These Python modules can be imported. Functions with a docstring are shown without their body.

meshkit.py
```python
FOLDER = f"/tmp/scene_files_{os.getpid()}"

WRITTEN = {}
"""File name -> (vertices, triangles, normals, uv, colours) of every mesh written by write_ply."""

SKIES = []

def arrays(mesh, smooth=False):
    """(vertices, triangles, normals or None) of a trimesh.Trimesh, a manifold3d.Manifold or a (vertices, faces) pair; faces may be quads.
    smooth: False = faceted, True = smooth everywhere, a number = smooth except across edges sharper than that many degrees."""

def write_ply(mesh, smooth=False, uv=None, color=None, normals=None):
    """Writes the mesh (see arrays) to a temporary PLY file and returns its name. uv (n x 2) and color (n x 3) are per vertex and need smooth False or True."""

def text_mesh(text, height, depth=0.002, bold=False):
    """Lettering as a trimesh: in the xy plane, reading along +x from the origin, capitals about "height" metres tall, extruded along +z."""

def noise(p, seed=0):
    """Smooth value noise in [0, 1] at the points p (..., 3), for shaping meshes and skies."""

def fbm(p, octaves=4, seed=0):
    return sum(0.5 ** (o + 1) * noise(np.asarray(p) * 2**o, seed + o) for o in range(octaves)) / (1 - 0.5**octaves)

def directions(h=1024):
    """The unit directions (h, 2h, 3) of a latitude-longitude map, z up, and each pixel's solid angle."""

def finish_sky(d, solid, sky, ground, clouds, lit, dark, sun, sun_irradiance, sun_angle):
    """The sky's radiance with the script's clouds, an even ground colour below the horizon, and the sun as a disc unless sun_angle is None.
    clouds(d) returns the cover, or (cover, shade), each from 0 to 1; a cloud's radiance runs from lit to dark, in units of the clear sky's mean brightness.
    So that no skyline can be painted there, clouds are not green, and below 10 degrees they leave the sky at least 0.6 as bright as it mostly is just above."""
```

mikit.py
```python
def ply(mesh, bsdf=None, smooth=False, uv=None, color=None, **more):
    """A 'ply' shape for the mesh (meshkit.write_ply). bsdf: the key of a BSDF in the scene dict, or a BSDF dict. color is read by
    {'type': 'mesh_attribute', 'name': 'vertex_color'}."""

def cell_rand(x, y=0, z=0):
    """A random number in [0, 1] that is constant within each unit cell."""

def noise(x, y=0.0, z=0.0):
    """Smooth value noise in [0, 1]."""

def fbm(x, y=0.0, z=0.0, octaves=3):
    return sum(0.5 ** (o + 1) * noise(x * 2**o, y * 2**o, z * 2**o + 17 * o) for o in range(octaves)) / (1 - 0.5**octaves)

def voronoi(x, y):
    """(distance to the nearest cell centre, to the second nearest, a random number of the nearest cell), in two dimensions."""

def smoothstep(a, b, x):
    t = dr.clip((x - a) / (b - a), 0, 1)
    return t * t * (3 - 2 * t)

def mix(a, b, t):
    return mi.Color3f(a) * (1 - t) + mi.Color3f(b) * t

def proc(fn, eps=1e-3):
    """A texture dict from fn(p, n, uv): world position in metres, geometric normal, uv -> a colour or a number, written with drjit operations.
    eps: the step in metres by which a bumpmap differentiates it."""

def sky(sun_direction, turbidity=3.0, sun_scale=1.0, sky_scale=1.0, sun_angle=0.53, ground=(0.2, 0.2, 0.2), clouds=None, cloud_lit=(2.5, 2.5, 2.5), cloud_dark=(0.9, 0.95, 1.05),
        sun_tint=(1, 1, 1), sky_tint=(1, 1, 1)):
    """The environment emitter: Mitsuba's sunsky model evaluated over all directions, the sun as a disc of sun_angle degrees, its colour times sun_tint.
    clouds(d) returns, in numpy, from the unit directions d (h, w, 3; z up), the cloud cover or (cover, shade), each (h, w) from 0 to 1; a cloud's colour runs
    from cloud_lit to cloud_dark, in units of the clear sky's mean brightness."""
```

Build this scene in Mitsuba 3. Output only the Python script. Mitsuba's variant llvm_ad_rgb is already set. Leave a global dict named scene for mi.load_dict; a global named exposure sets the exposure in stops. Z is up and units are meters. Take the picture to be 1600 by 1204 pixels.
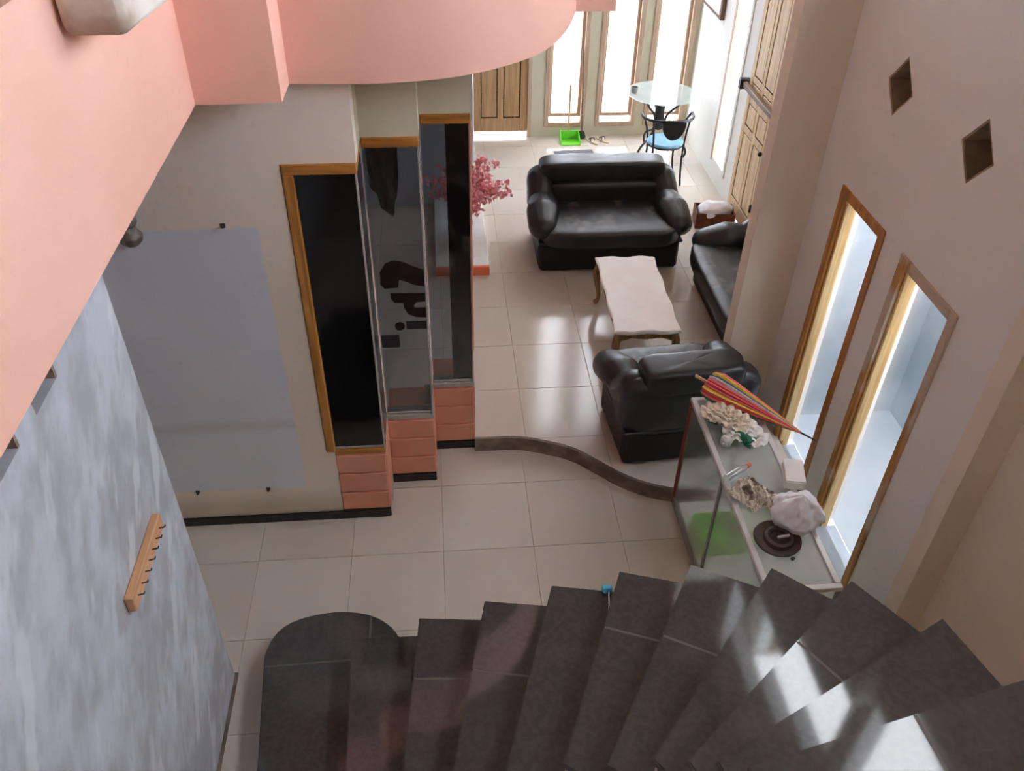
import math, random
import numpy as np, trimesh, drjit as dr, mitsuba as mi, mikit, meshkit, manifold3d as m3
from mikit import proc, noise, fbm, smoothstep, mix, cell_rand
from shapely.geometry import Polygon, box as sbox, Point, LineString
from shapely.ops import unary_union
from scipy.interpolate import CubicSpline
T = mi.ScalarTransform4f
random.seed(7); RNG = np.random.default_rng(7)
scene, labels = {}, {}
# ------------------------------------------------------------------ camera, sky, exposure
CAM = np.array([0, 0, 4.39])
RIGHT = np.array([0.99630818, -0.08421435, 0.01667204])
DOWN = np.array([-0.03991449, -0.62633955, -0.77852784])
FWD = np.array([0.07600558, 0.7749882, -0.62738859])
scene['camera'] = {'type': 'perspective', 'fov': math.degrees(2 * math.atan(800 / 1328.13)), 'fov_axis': 'x', 'near_clip': 0.05, 'far_clip': 500.0,
                   'to_world': T().look_at(origin=CAM.tolist(), target=(CAM + FWD).tolist(), up=(-DOWN).tolist())}
scene['sky'] = mikit.sky((0.4, 0.5, 0.75), turbidity=4.0, sun_scale=0.0, sky_scale=1.0, ground=(0.45, 0.45, 0.44),
                         clouds=lambda d: np.clip(0.8 + 0.3 * (meshkit.fbm(d * 3.0, 3, 4) - 0.5), 0, 1), cloud_lit=(1.34, 1.37, 1.42), cloud_dark=(1.0, 1.03, 1.07))
exposure = 5.87

# ------------------------------------------------------------------ materials
def mat(key, col, rough=0.6, spec=0.4, metal=0.0, **k):
    c = col if isinstance(col, dict) else {'type': 'rgb', 'value': list(col)}
    b = {'type': 'principled', 'base_color': c, 'roughness': rough, 'specular': spec, 'metallic': metal, **k}
    scene['bsdf_' + key] = {'type': 'twosided', 'b': b}
def S(r, g, b):
    f = lambda v: ((v / 255 + 0.055) / 1.055) ** 2.4 if v > 10 else v / 255 / 12.92
    return (f(r), f(g), f(b))
def mottled(a, b, s=1.0, lo=0.3, hi=0.7, o=3):
    return proc(lambda p, n, uv: mix(a, b, smoothstep(lo, hi, fbm(p.x * s + 3.1, p.y * s + 7.7, p.z * s + 1.3, o))))
def dirty_wall(a, b, d):
    def f(p, n, uv):
        c = mix(a, b, smoothstep(0.35, 0.65, fbm(p.x * 1.1, p.y * 1.1, p.z * 1.1, 3)))
        sp = smoothstep(0.64, 0.74, fbm(p.x * 30, p.y * 30, p.z * 30, 3)) * smoothstep(0.66, 0.8, noise(p.x * 2.3 + 9, p.y * 2.3, p.z * 2.3))
        return mix(c, d, sp * 0.13)
    return proc(f)
mat('wall_beige', dirty_wall(S(242, 232, 218), S(236, 225, 210), S(160, 145, 125)), 0.7, 0.2)
mat('wall_grey', dirty_wall(S(240, 239, 238), S(235, 234, 233), S(178, 170, 160)), 0.7, 0.2)
mat('wall_olive', dirty_wall(S(214, 210, 186), S(206, 200, 176), S(130, 118, 98)), 0.65, 0.25)
mat('wall_pale', dirty_wall(S(238, 240, 234), S(232, 234, 228), S(170, 165, 150)), 0.65, 0.25)
mat('wall_blue', mottled(S(190, 205, 218), S(180, 195, 210), 1.2), 0.65, 0.25)
mat('well_wall', mottled(S(196, 202, 208), S(164, 174, 182), 1.4, 0.25, 0.75, 4), 0.8, 0.15)
mat('white', S(232, 230, 226), 0.7, 0.2)
mat('upper_dim', S(196, 182, 166), 0.8, 0.1)  # unseen upstairs walls, darkened to lower the fill light
mat('ceiling_dim', S(150, 132, 112), 0.8, 0.1)  # unseen ceiling, darkened so it bounces less light into the hall
def patch_f(p, n, uv):                       # the wall beside the glass bay: beige, with a repainted blue-grey rectangle
    w = 0.02 * (fbm(p.x * 9, p.z * 9, 0.0, 3) - 0.5)
    e = 0.012
    right = -0.955 + w
    m_ = smoothstep(right + e, right - e, p.x) * smoothstep(0.31 - e, 0.31 + e, p.z + w) * smoothstep(2.225 + e, 2.225 - e, p.z + w)
    base = mix(S(240, 231, 218), S(233, 223, 208), smoothstep(0.3, 0.7, fbm(p.x * 1.2, p.z * 1.2, 2.0, 3)))
    base = mix(base, S(203, 190, 170), smoothstep(0.32, 0.12, p.z) * 0.8)
    blue = mix(S(218, 224, 234), S(226, 231, 239), smoothstep(0.3, 0.7, fbm(p.x * 1.5, p.z * 1.5, 5.0, 3)))
    blue = mix(blue, S(190, 189, 194), smoothstep(0.06, 0.0, dr.abs(p.z - 0.86 + w)) * 0.35)
    sp = smoothstep(0.62, 0.8, fbm(p.x * 26, p.z * 26, 1.0, 3)) * smoothstep(0.6, 0.8, noise(p.x * 2.1, p.z * 2.1, 7.0))
    return mix(mix(base, blue, m_), S(150, 140, 128), sp * 0.1)
mat('patch_wall', proc(patch_f), 0.6, 0.25)
def cement_f(p, n, uv):                      # trowelled cement skim, long smears
    u, v = p.y * 0.55 + p.z * 0.83, p.z * 0.55 - p.y * 0.83
    a = fbm(u * 2.6 + 3, v * 4.5, 0.5, 5)
    b = fbm(u * 6.0, v * 12 + 5, 4.0, 5)
    big = fbm(u * 1.1 + 9, v * 1.9, 2.0, 3)
    c = mix(S(176, 180, 187), S(204, 211, 220), smoothstep(0.36, 0.64, a * 0.6 + b * 0.4))
    c = mix(c, S(160, 160, 164), smoothstep(0.52, 0.66, big * 0.5 + b * 0.5) * 0.6)
    return mix(c, S(222, 228, 234), smoothstep(0.6, 0.75, fbm(u * 3 + 20, v * 9, 8.0, 4)) * 0.6)
mat('cement', proc(cement_f), 0.55, 0.3)
def salmon_f(p, n, uv):
    c = mix(S(246, 196, 178), S(241, 186, 167), smoothstep(0.3, 0.7, fbm(p.x * 1.3, p.y * 1.3, p.z * 1.3, 3)))
    return mix(c, S(180, 130, 115), smoothstep(0.66, 0.76, fbm(p.x * 24, p.y * 24, p.z * 24, 3)) * smoothstep(0.6, 0.8, noise(p.x * 2, p.y * 2, p.z * 2)) * 0.08)
mat('salmon', proc(salmon_f), 0.55, 0.3)
mat('terracotta', mottled(S(220, 154, 128), S(212, 144, 118), 5), 0.45, 0.4)
mat('orange_paint', S(232, 126, 92), 0.45, 0.4)
mat('tile', mottled(S(212, 203, 192), S(206, 197, 185), 0.8), 0.13, 0.5)
mat('tile_b', mottled(S(209, 200, 188), S(214, 206, 195), 0.9), 0.14, 0.5)
mat('grout', S(178, 166, 152), 0.8, 0.1)
mat('black_skirt', mottled(S(30, 28, 28), S(40, 37, 36), 20), 0.2, 0.5)
mat('kerb', mottled(S(150, 136, 122), S(108, 94, 82), 7, 0.3, 0.7, 4), 0.7, 0.2)
def granite_f(p, n, uv):
    c = mix(S(68, 66, 66), S(76, 74, 72), smoothstep(0.3, 0.7, fbm(p.x * 60, p.y * 60, p.z * 60, 2)))
    dust = smoothstep(0.5, 0.78, fbm(p.x * 5, p.y * 5, p.z * 5, 4))
    return mix(c, S(96, 92, 88), dust * 0.25)
mat('granite', proc(granite_f), 0.06, 0.75)
mat('granite_edge', S(104, 98, 92), 0.5, 0.4)
mat('soffit', S(205, 190, 172), 0.8, 0.2)
def wood(a, b, k=1.0, along='z'):
    def f(p, n, uv):
        q = {'z': (p.x, p.y, p.z), 'x': (p.z, p.y, p.x), 'y': (p.x, p.z, p.y)}[along]
        g = fbm(q[0] * 38 * k, q[1] * 38 * k, q[2] * 2.2 * k, 4)
        return mix(a, b, smoothstep(0.32, 0.68, g))
    return proc(f)
mat('wood_frame', wood(S(196, 138, 66), S(168, 112, 48)), 0.35, 0.45)
mat('wood_frame_x', wood(S(190, 130, 62), S(160, 104, 46), 1, 'x'), 0.4, 0.4)
mat('wood_light', wood(S(236, 204, 150), S(222, 184, 126)), 0.4, 0.4)
def worn_f(p, n, uv):
    g = fbm(p.x * 38, p.y * 38, p.z * 2.2, 4)
    w = mix(S(198, 150, 92), S(170, 122, 68), smoothstep(0.32, 0.68, g))
    pale = smoothstep(0.42, 0.6, fbm(p.y * 7, p.z * 4, 3.0, 3) + smoothstep(1.1, 2.0, p.z) * 0.2)
    return mix(w, S(205, 192, 178), pale * 0.85)
mat('wood_worn', proc(worn_f), 0.6, 0.3)
mat('wood_far', wood(S(206, 182, 160), S(190, 162, 138)), 0.5, 0.35)
mat('door_wood', wood(S(226, 202, 162), S(206, 178, 134)), 0.5, 0.35)
mat('door_panel', wood(S(232, 208, 168), S(214, 186, 144)), 0.5, 0.35)
mat('door_far', wood(S(198, 160, 118), S(178, 138, 98)), 0.5, 0.35)
mat('door_gap', S(70, 52, 36), 0.7, 0.2)
mat('niche_shade', mottled(S(168, 148, 128), S(142, 124, 106), 9), 0.8, 0.1)  # brown tone that paints the shade inside wall recesses
mat('rail_wood', wood(S(150, 128, 112), S(122, 102, 88), 1, 'y'), 0.5, 0.3)
mat('rack_wood', wood(S(226, 178, 138), S(210, 160, 118), 1, 'y'), 0.5, 0.3)
mat('table_wood', wood(S(150, 118, 78), S(118, 88, 54), 2), 0.4, 0.4)
mat('leather', mottled(S(28, 28, 30), S(36, 35, 37), 6), 0.36, 0.6)
def seat_f(p, n, uv):
    d = smoothstep(0.47, 0.72, fbm(p.x * 7, p.y * 7, p.z * 7, 4)) * smoothstep(0.6, 0.95, n.z)
    return mix(S(30, 30, 31), S(120, 113, 105), d * 0.42)
mat('leather_dusty', proc(seat_f), 0.4, 0.6)
mat('leather_dull', S(24, 23, 23), 0.5, 0.35)
mat('cover_white', mottled(S(246, 243, 238), S(240, 236, 229), 6), 0.5, 0.3)
mat('alu', S(214, 214, 212), 0.4, 0.5, 0.3)
mat('alu_dull', S(150, 150, 148), 0.45, 0.5, 0.4)
mat('mdf_red', S(128, 52, 40), 0.5, 0.4)
mat('iron', S(42, 40, 42), 0.4, 0.5, 0.4)
mat('rust', S(112, 92, 74), 0.7, 0.3)
mat('chrome', S(190, 190, 190), 0.2, 0.5, 1.0)
mat('blue_pad', S(128, 176, 200), 0.5, 0.3)
mat('pad_black', S(36, 40, 42), 0.5, 0.3)
mat('green_plastic', S(120, 214, 60), 0.35, 0.5)
mat('green_dark', S(20, 92, 74), 0.5, 0.3)
mat('leaf_green', S(40, 110, 84), 0.5, 0.3)
mat('stick', S(214, 176, 130), 0.5, 0.3)
mat('bristle', S(70, 78, 72), 0.8, 0.1)
mat('mat_grey', mottled(S(128, 128, 132), S(112, 112, 116), 30), 0.9, 0.1)
mat('sandal', S(212, 200, 176), 0.6, 0.2)
mat('sandal_dark', S(90, 84, 80), 0.6, 0.2)
mat('basket', mottled(S(116, 64, 40), S(90, 48, 30), 25), 0.6, 0.2)
mat('bag_white', S(236, 238, 244), 0.35, 0.4)
mat('foam', S(240, 236, 228), 0.6, 0.2)
mat('petal_white', S(240, 240, 238), 0.6, 0.2)
mat('petal_cream', S(232, 220, 200), 0.6, 0.2)
mat('pink', S(242, 186, 190), 0.6, 0.2)
mat('pink_dark', S(228, 152, 158), 0.6, 0.2)
mat('twig', S(82, 60, 50), 0.7, 0.2)
mat('vase', S(92, 70, 60), 0.35, 0.4)
mat('cloth_black', mottled(S(36, 34, 36), S(28, 28, 34), 8), 0.9, 0.05)
mat('cloth_navy', S(44, 50, 72), 0.9, 0.05)
mat('black_glass', S(14, 14, 16), 0.08, 0.5)
mat('black_post', S(26, 24, 24), 0.25, 0.5)
mat('sticker', S(40, 26, 26), 0.5, 0.3)
mat('sticker_reflection_dim', S(52, 50, 52), 0.5, 0.3)
mat('sealant', S(176, 170, 164), 0.6, 0.3)
mat('dark_dish', mottled(S(66, 54, 46), S(84, 70, 60), 20), 0.5, 0.3)
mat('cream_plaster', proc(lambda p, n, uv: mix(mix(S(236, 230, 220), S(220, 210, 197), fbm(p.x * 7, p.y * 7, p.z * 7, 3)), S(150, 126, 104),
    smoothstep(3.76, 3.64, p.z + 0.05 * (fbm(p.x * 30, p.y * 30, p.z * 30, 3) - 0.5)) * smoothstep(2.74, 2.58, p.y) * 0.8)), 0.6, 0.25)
mat('plaster_dirty', S(150, 128, 108), 0.8, 0.1)
mat('pendant', mottled(S(140, 132, 124), S(96, 86, 78), 30), 0.5, 0.3)
mat('nail', S(70, 62, 56), 0.6, 0.3)
mat('clip_blue', S(100, 200, 245), 0.35, 0.5)
mat('off_white', S(200, 200, 198), 0.5, 0.3)
mat('paving', mottled(S(200, 206, 212), S(186, 193, 199), 1.5), 0.8, 0.1)
mat('bulb_dark', S(70, 70, 72), 0.4, 0.4)
def news_f(p, n, uv):
    rows = smoothstep(0.35, 0.5, noise(p.x * 30 + p.y * 10, p.y * 220, p.z * 120)) * smoothstep(0.4, 0.55, noise(p.x * 160, p.y * 30, 3.0))
    pic = smoothstep(0.62, 0.66, noise(p.x * 14 + 3, p.y * 14, p.z * 14))
    return mix(mix(S(216, 208, 194), S(120, 112, 102), rows * 0.6), S(84, 66, 54), pic * 0.8)
mat('newspaper', proc(news_f), 0.8, 0.1)
for k_, c_ in dict(um_red=(234, 118, 116), um_pink=(240, 138, 146), um_yellow=(244, 204, 96), um_green=(84, 140, 110), um_orange=(240, 150, 90), um_teal=(70, 110, 130), um_white=(232, 224, 222)).items():
    mat(k_, S(*c_), 0.6, 0.2)
scene['bsdf_pane'] = {'type': 'thindielectric', 'int_ior': 1.5}
scene['bsdf_tint'] = {'type': 'thindielectric', 'int_ior': 1.5, 'specular_transmittance': {'type': 'rgb', 'value': [0.19, 0.225, 0.25]}}
scene['bsdf_clear'] = {'type': 'thindielectric', 'int_ior': 1.5, 'specular_transmittance': {'type': 'rgb', 'value': [0.86, 0.92, 0.9]}}
for k_, w_ in (('glass_sheen', 0.34), ('glass_sheen_side', 0.1), ('tabletop', 0.45), ('bottle', 0.22)):  # first two paint reflected window light on the case glass as white haze
    scene['bsdf_' + k_] = {'type': 'blendbsdf', 'weight': w_, 'a': {'type': 'thindielectric', 'int_ior': 1.5, 'specular_transmittance': {'type': 'rgb', 'value': [0.88, 0.93, 0.91]}},
                          'b': {'type': 'twosided', 'b': {'type': 'diffuse', 'reflectance': {'type': 'rgb', 'value': [0.68, 0.8, 0.78] if k_ == 'tabletop' else [0.76, 0.78, 0.78]}}}}

# ------------------------------------------------------------------ helpers
def add(key, mesh, m, label=None, cat=None, group=None, kind=None, smooth=False):
    k, i = key, 0
    while k in scene:
        i += 1; k = f'{key}_{i:03d}'
    scene[k] = mikit.ply(mesh, 'bsdf_' + m, smooth=smooth)
    tag(k, label, cat, group, kind)
    return k
def tag(k, label=None, cat=None, group=None, kind=None):
    d = {n: v for n, v in (('label', label), ('category', cat), ('group', group), ('kind', kind)) if v}
    if d: labels[k] = d
def struct(key, mesh, m, label=None, smooth=False): return add(key, mesh, m, label, None, None, 'structure', smooth)
def cat(*ms): return trimesh.util.concatenate([m for m in ms])
def bx(x0, x1, y0, y1, z0, z1, b=0.0):
    lo, hi = np.minimum([x0, y0, z0], [x1, y1, z1]), np.maximum([x0, y0, z0], [x1, y1, z1])
    c, h = (lo + hi) / 2, (hi - lo) / 2
    b = min(b, *(h * 0.45))
    if b <= 0:
        m = trimesh.creation.box(extents=2 * h); m.apply_translation(c); return m
    P = [[sx * (h[0] - (b if a != 0 else 0)), sy * (h[1] - (b if a != 1 else 0)), sz * (h[2] - (b if a != 2 else 0))]
         for sx in (-1, 1) for sy in (-1, 1) for sz in (-1, 1) for a in range(3)]
    return trimesh.convex.convex_hull(np.array(P) + c)
def ext(poly, z0, z1):
    ms = [trimesh.creation.extrude_polygon(g, z1 - z0, engine='earcut') for g in getattr(poly, 'geoms', [poly])]
    m = cat(*ms); m.apply_translation([0, 0, z0]); return m
def ext_x(poly, x0, x1):                      # polygon in (y, z)
    m = ext(poly, x0, x1); v = m.vertices; m.vertices = np.c_[v[:, 2], v[:, 0], v[:, 1]]; return m
def ext_y(poly, y0, y1):                      # polygon in (x, z)
    m = ext(poly, y0, y1); v = m.vertices; m.vertices = np.c_[v[:, 0], v[:, 2], v[:, 1]]; m.invert(); return m
def tube(P, r, n=8, cap=True):
    P = np.asarray(P, float); r = np.broadcast_to(r, (len(P),))
    t = np.gradient(P, axis=0); t /= np.linalg.norm(t, axis=1, keepdims=True) + 1e-12
    a = np.cross(t[0], [0, 0, 1.0] if abs(t[0][2]) < 0.9 else [1.0, 0, 0]); a /= np.linalg.norm(a)
    rings, ang = [], np.arange(n) * 2 * np.pi / n
    for p, tt, rr in zip(P, t, r):
        a = a - tt * (a @ tt); a /= np.linalg.norm(a); b = np.cross(tt, a)
        rings.append(p + rr * (np.cos(ang)[:, None] * a + np.sin(ang)[:, None] * b))
    V = np.vstack(rings + [P[:1], P[-1:]]); F = []
    for i in range(len(P) - 1):
        for j in range(n):
            q = [i * n + j, i * n + (j + 1) % n, (i + 1) * n + (j + 1) % n, (i + 1) * n + j]
            F += [[q[0], q[1], q[2]], [q[0], q[2], q[3]]]
    c0, c1, L = len(P) * n, len(P) * n + 1, (len(P) - 1) * n
    if cap:
        for j in range(n): F += [[c0, (j + 1) % n, j], [c1, L + j, L + (j + 1) % n]]
    return trimesh.Trimesh(V, F, process=False)
def curve(P, n=24):
    P = np.asarray(P, float); s = np.r_[0, np.cumsum(np.linalg.norm(np.diff(P, axis=0), axis=1))]
    return CubicSpline(s, P)(np.linspace(0, s[-1], n))
def lathe(prof, n=32, at=(0, 0, 0)):
    prof = np.asarray(prof, float); ang = np.arange(n) * 2 * np.pi / n
    V = np.vstack([np.c_[r * np.cos(ang), r * np.sin(ang), np.full(n, z)] for r, z in prof]); F = []
    for i in range(len(prof) - 1):
        for j in range(n):
            q = [i * n + j, i * n + (j + 1) % n, (i + 1) * n + (j + 1) % n, (i + 1) * n + j]
            F += [[q[0], q[1], q[2]], [q[0], q[2], q[3]]]
    m = trimesh.Trimesh(V, F, process=False); m.apply_translation(at); return m
def puff(c, h, e=0.35, n=28, wr=0.0, seed=0, rot=None):
    """a cushion: superellipsoid box of half sizes h, softened by exponent e, with slight wrinkles."""
    u, v = np.linspace(-np.pi, np.pi, 2 * n + 1)[:-1], np.linspace(-np.pi / 2, np.pi / 2, n + 1)
    f = lambda w, k: np.sign(w) * np.abs(w) ** k
    U, Vv = np.meshgrid(u, v)
    P = np.stack([f(np.cos(Vv), e) * f(np.cos(U), e), f(np.cos(Vv), e) * f(np.sin(U), e), f(np.sin(Vv), e)], -1)
    P = P.reshape(-1, 3) * np.asarray(h)
    if wr:
        d = P / (np.linalg.norm(P, axis=1, keepdims=True) + 1e-9)
        P = P + d * (wr * (meshkit.fbm(P * 7.0 + 3.0, 3, seed) - 0.5))[:, None]
    if rot is not None: P = P @ np.asarray(rot).T
    P = P + np.asarray(c); W = 2 * n; F = []
    for i in range(n):
        for j in range(W):
            q = [i * W + j, i * W + (j + 1) % W, (i + 1) * W + (j + 1) % W, (i + 1) * W + j]
            F += [[q[0], q[1], q[2]], [q[0], q[2], q[3]]]
    m = trimesh.Trimesh(P, F, process=False); m.merge_vertices(); m.update_faces(m.nondegenerate_faces()); return m
def ball(c, r, n=14):
    m = m3.Manifold.sphere(1.0, n)
    return m.scale(list(np.broadcast_to(r, 3))).translate(list(c))
def blob(balls, ref=0.03, it=12, chain=True):
    """hulls of consecutive ellipsoids joined into one smooth body."""
    B = [ball(c, r) for c, r in balls]
    M = m3.Manifold.batch_hull(B[:2]) if len(B) > 1 else B[0]
    if chain:
        for a, b in zip(B[1:], B[2:]): M = M + m3.Manifold.batch_hull([a, b])
    else: M = m3.Manifold.batch_hull(B)
    g = M.refine_to_length(ref).to_mesh()
    t = trimesh.Trimesh(g.vert_properties[:, :3], g.tri_verts, process=True)
    trimesh.smoothing.filter_taubin(t, iterations=it); return t
def rz(m, deg=0, at=(0, 0, 0)):
    m = m.copy(); m.apply_transform(trimesh.transformations.rotation_matrix(math.radians(deg), [0, 0, 1])); m.apply_translation(at); return m
def rect(a0, b0, a1, b1): return sbox(min(a0, a1), min(b0, b1), max(a0, a1), max(b0, b1))

STEP, SOF = 0.12, 3.0          # height of the raised living room floor, of the upper slab's soffit
XR, XB, XL, YF, XF = 2.455, 2.62, -1.28, 10.24, 3.13   # window wall, stair wall, cement wall, street wall, side wall of the living room

# ------------------------------------------------------------------ floors
edge = [(0.19, 4.672), (0.37, 4.668), (0.541, 4.655), (0.699, 4.606), (0.901, 4.512), (1.06, 4.371), (1.2, 4.236), (1.36, 4.13), (1.54, 4.06), (1.75, 4.02), (2.05, 4.0), (2.455, 4.0)]
ec = curve(edge, 60)
upper = Polygon([(2.455, 4.95), (3.13, 4.95), (3.13, YF), (0.35, YF), (0.35, 8.43), (-2.6, 8.43), (-2.6, 4.2), (-0.41, 4.2), (-0.41, 4.5), (-0.1, 4.5), (-0.1, 4.72), (0.19, 4.72)] + [tuple(p) for p in ec])
lower = Polygon([(-2.6, -2.5), (XB, -2.5), (XB, 2.832), (XR, 2.832), (XR, 4.0)] + [tuple(p) for p in ec[::-1]] + [(0.19, 4.8), (-2.6, 4.8)])
struct('floor', ext(lower, -0.15, -0.004), 'grout', 'lower hall floor of large cream tiles')
struct('floor_001', ext(upper, -0.15, STEP - 0.004), 'grout', 'raised living room floor of glossy cream tiles')
def tiles(root, region, x0, y0, w, top, xr_, yr_):
    n = 0
    for i in range(*xr_):
        for j in range(*yr_):
            g = 0.0016
            q = sbox(x0 + i * w + g, y0 + j * w + g, x0 + (i + 1) * w - g, y0 + (j + 1) * w - g)
            c = q.intersection(region)
            if c.area < 0.004: continue
            for c in getattr(c, 'geoms', [c]):
                if c.geom_type != 'Polygon' or c.area < 0.003: continue
                c = c.simplify(0.002)
                lip = random.uniform(-0.0004, 0.0004)
                m = bx(*c.bounds[::2], *c.bounds[1::2], top - 0.012, top + lip, 0.0012) if c.area > 0.985 * q.area else ext(c, top - 0.012, top + lip)
                add(root + '__tile', m, random.choice(['tile', 'tile_b']))
low_vis = lower.intersection(sbox(-2.0, 0.2, 2.7, 4.8))
tiles('floor', low_vis, -0.067, 3.711, 0.6, 0.0, (-5, 6), (-7, 3))
tiles('floor_001', upper, 0.567, 4.64, 0.588, STEP, (-7, 6), (-2, 11))
band = LineString(ec).buffer(0.012, cap_style=2)
struct('trim_1', ext(band, -0.02, STEP + 0.001), 'kerb', 'stained brown cement riser curving along the floor step')

# ------------------------------------------------------------------ walls around the lower hall
d1, d2, h = (4.307, 2.83), (3.498, 2.82), 0.158
dia = lambda c: Polygon([(c[0] - h * 0.92, c[1]), (c[0], c[1] - h), (c[0] + h * 0.92, c[1]), (c[0], c[1] + h)])
W1, W2 = rect(3.997, 0.03, 4.6, 2.135), rect(3.177, 0.03, 3.785, 2.13)
wall = rect(2.832, 0, 4.95, 4.1).difference(unary_union([W1, W2]))
hole_backs = [dia(d1), dia(d2)]
struct('wall_right', ext_x(wall.difference(unary_union(hole_backs)), XR, XR + 0.16), 'wall_grey', 'pale grey wall with two tall windows and two diamond niches')
for d in hole_backs: struct('wall_right__niche_back', ext_x(d.buffer(0.01), XR + 0.152, XR + 0.165), 'niche_shade')
for d in hole_backs: struct('wall_right__niche_shade_lining', ext_x(d.difference(d.buffer(-0.012, join_style=2)), XR + 0.003, XR + 0.152), 'niche_shade')  # added liner, its brown carries the shade inside the niche
struct('wall_right_001', bx(XR, XB + 0.15, 2.71, 2.834, 0, 4.1), 'wall_beige', 'narrow beige return wall between the windows and the stair')
struct('wall_right_002', cat(bx(XB, XB + 0.15, -2.5, 2.72, 0, 4.1)), 'wall_beige', 'beige wall beside the stair')
struct('wall_right_003', bx(2.105, XF + 0.1, 4.95, 5.09, 0, 4.6), 'wall_beige', 'beige wall stub between the tall window and the black sofa')
# the cement wall with two square vents under the balcony
vents = unary_union([rect(2.12, 2.63, 2.318, 2.84), rect(1.79, 2.63, 1.98, 2.84)])
cw = rect(-2.5, 0, 2.875, SOF).difference(vents)
m = ext_x(cw, XL - 0.14, XL)
struct('wall_left', m, 'cement', 'unpainted grey cement wall with a small wooden coat rack')
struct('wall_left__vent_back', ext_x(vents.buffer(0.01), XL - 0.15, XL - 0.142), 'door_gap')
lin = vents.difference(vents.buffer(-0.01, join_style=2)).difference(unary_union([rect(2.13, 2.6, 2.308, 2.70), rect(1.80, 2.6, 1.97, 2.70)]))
struct('wall_left__vent_shade_lining', ext_x(lin, XL - 0.142, XL - 0.002), 'niche_shade')  # added on all faces but the bottom, vent shade put into its colour
struct('wall_left_001', bx(-2.75, -2.6, -2.5, 8.5, 0, SOF), 'wall_beige')
struct('wall_left__foot', bx(XL - 0.14, XL + 0.018, -2.5, 2.89, 0.0, 0.012), 'kerb')
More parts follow.
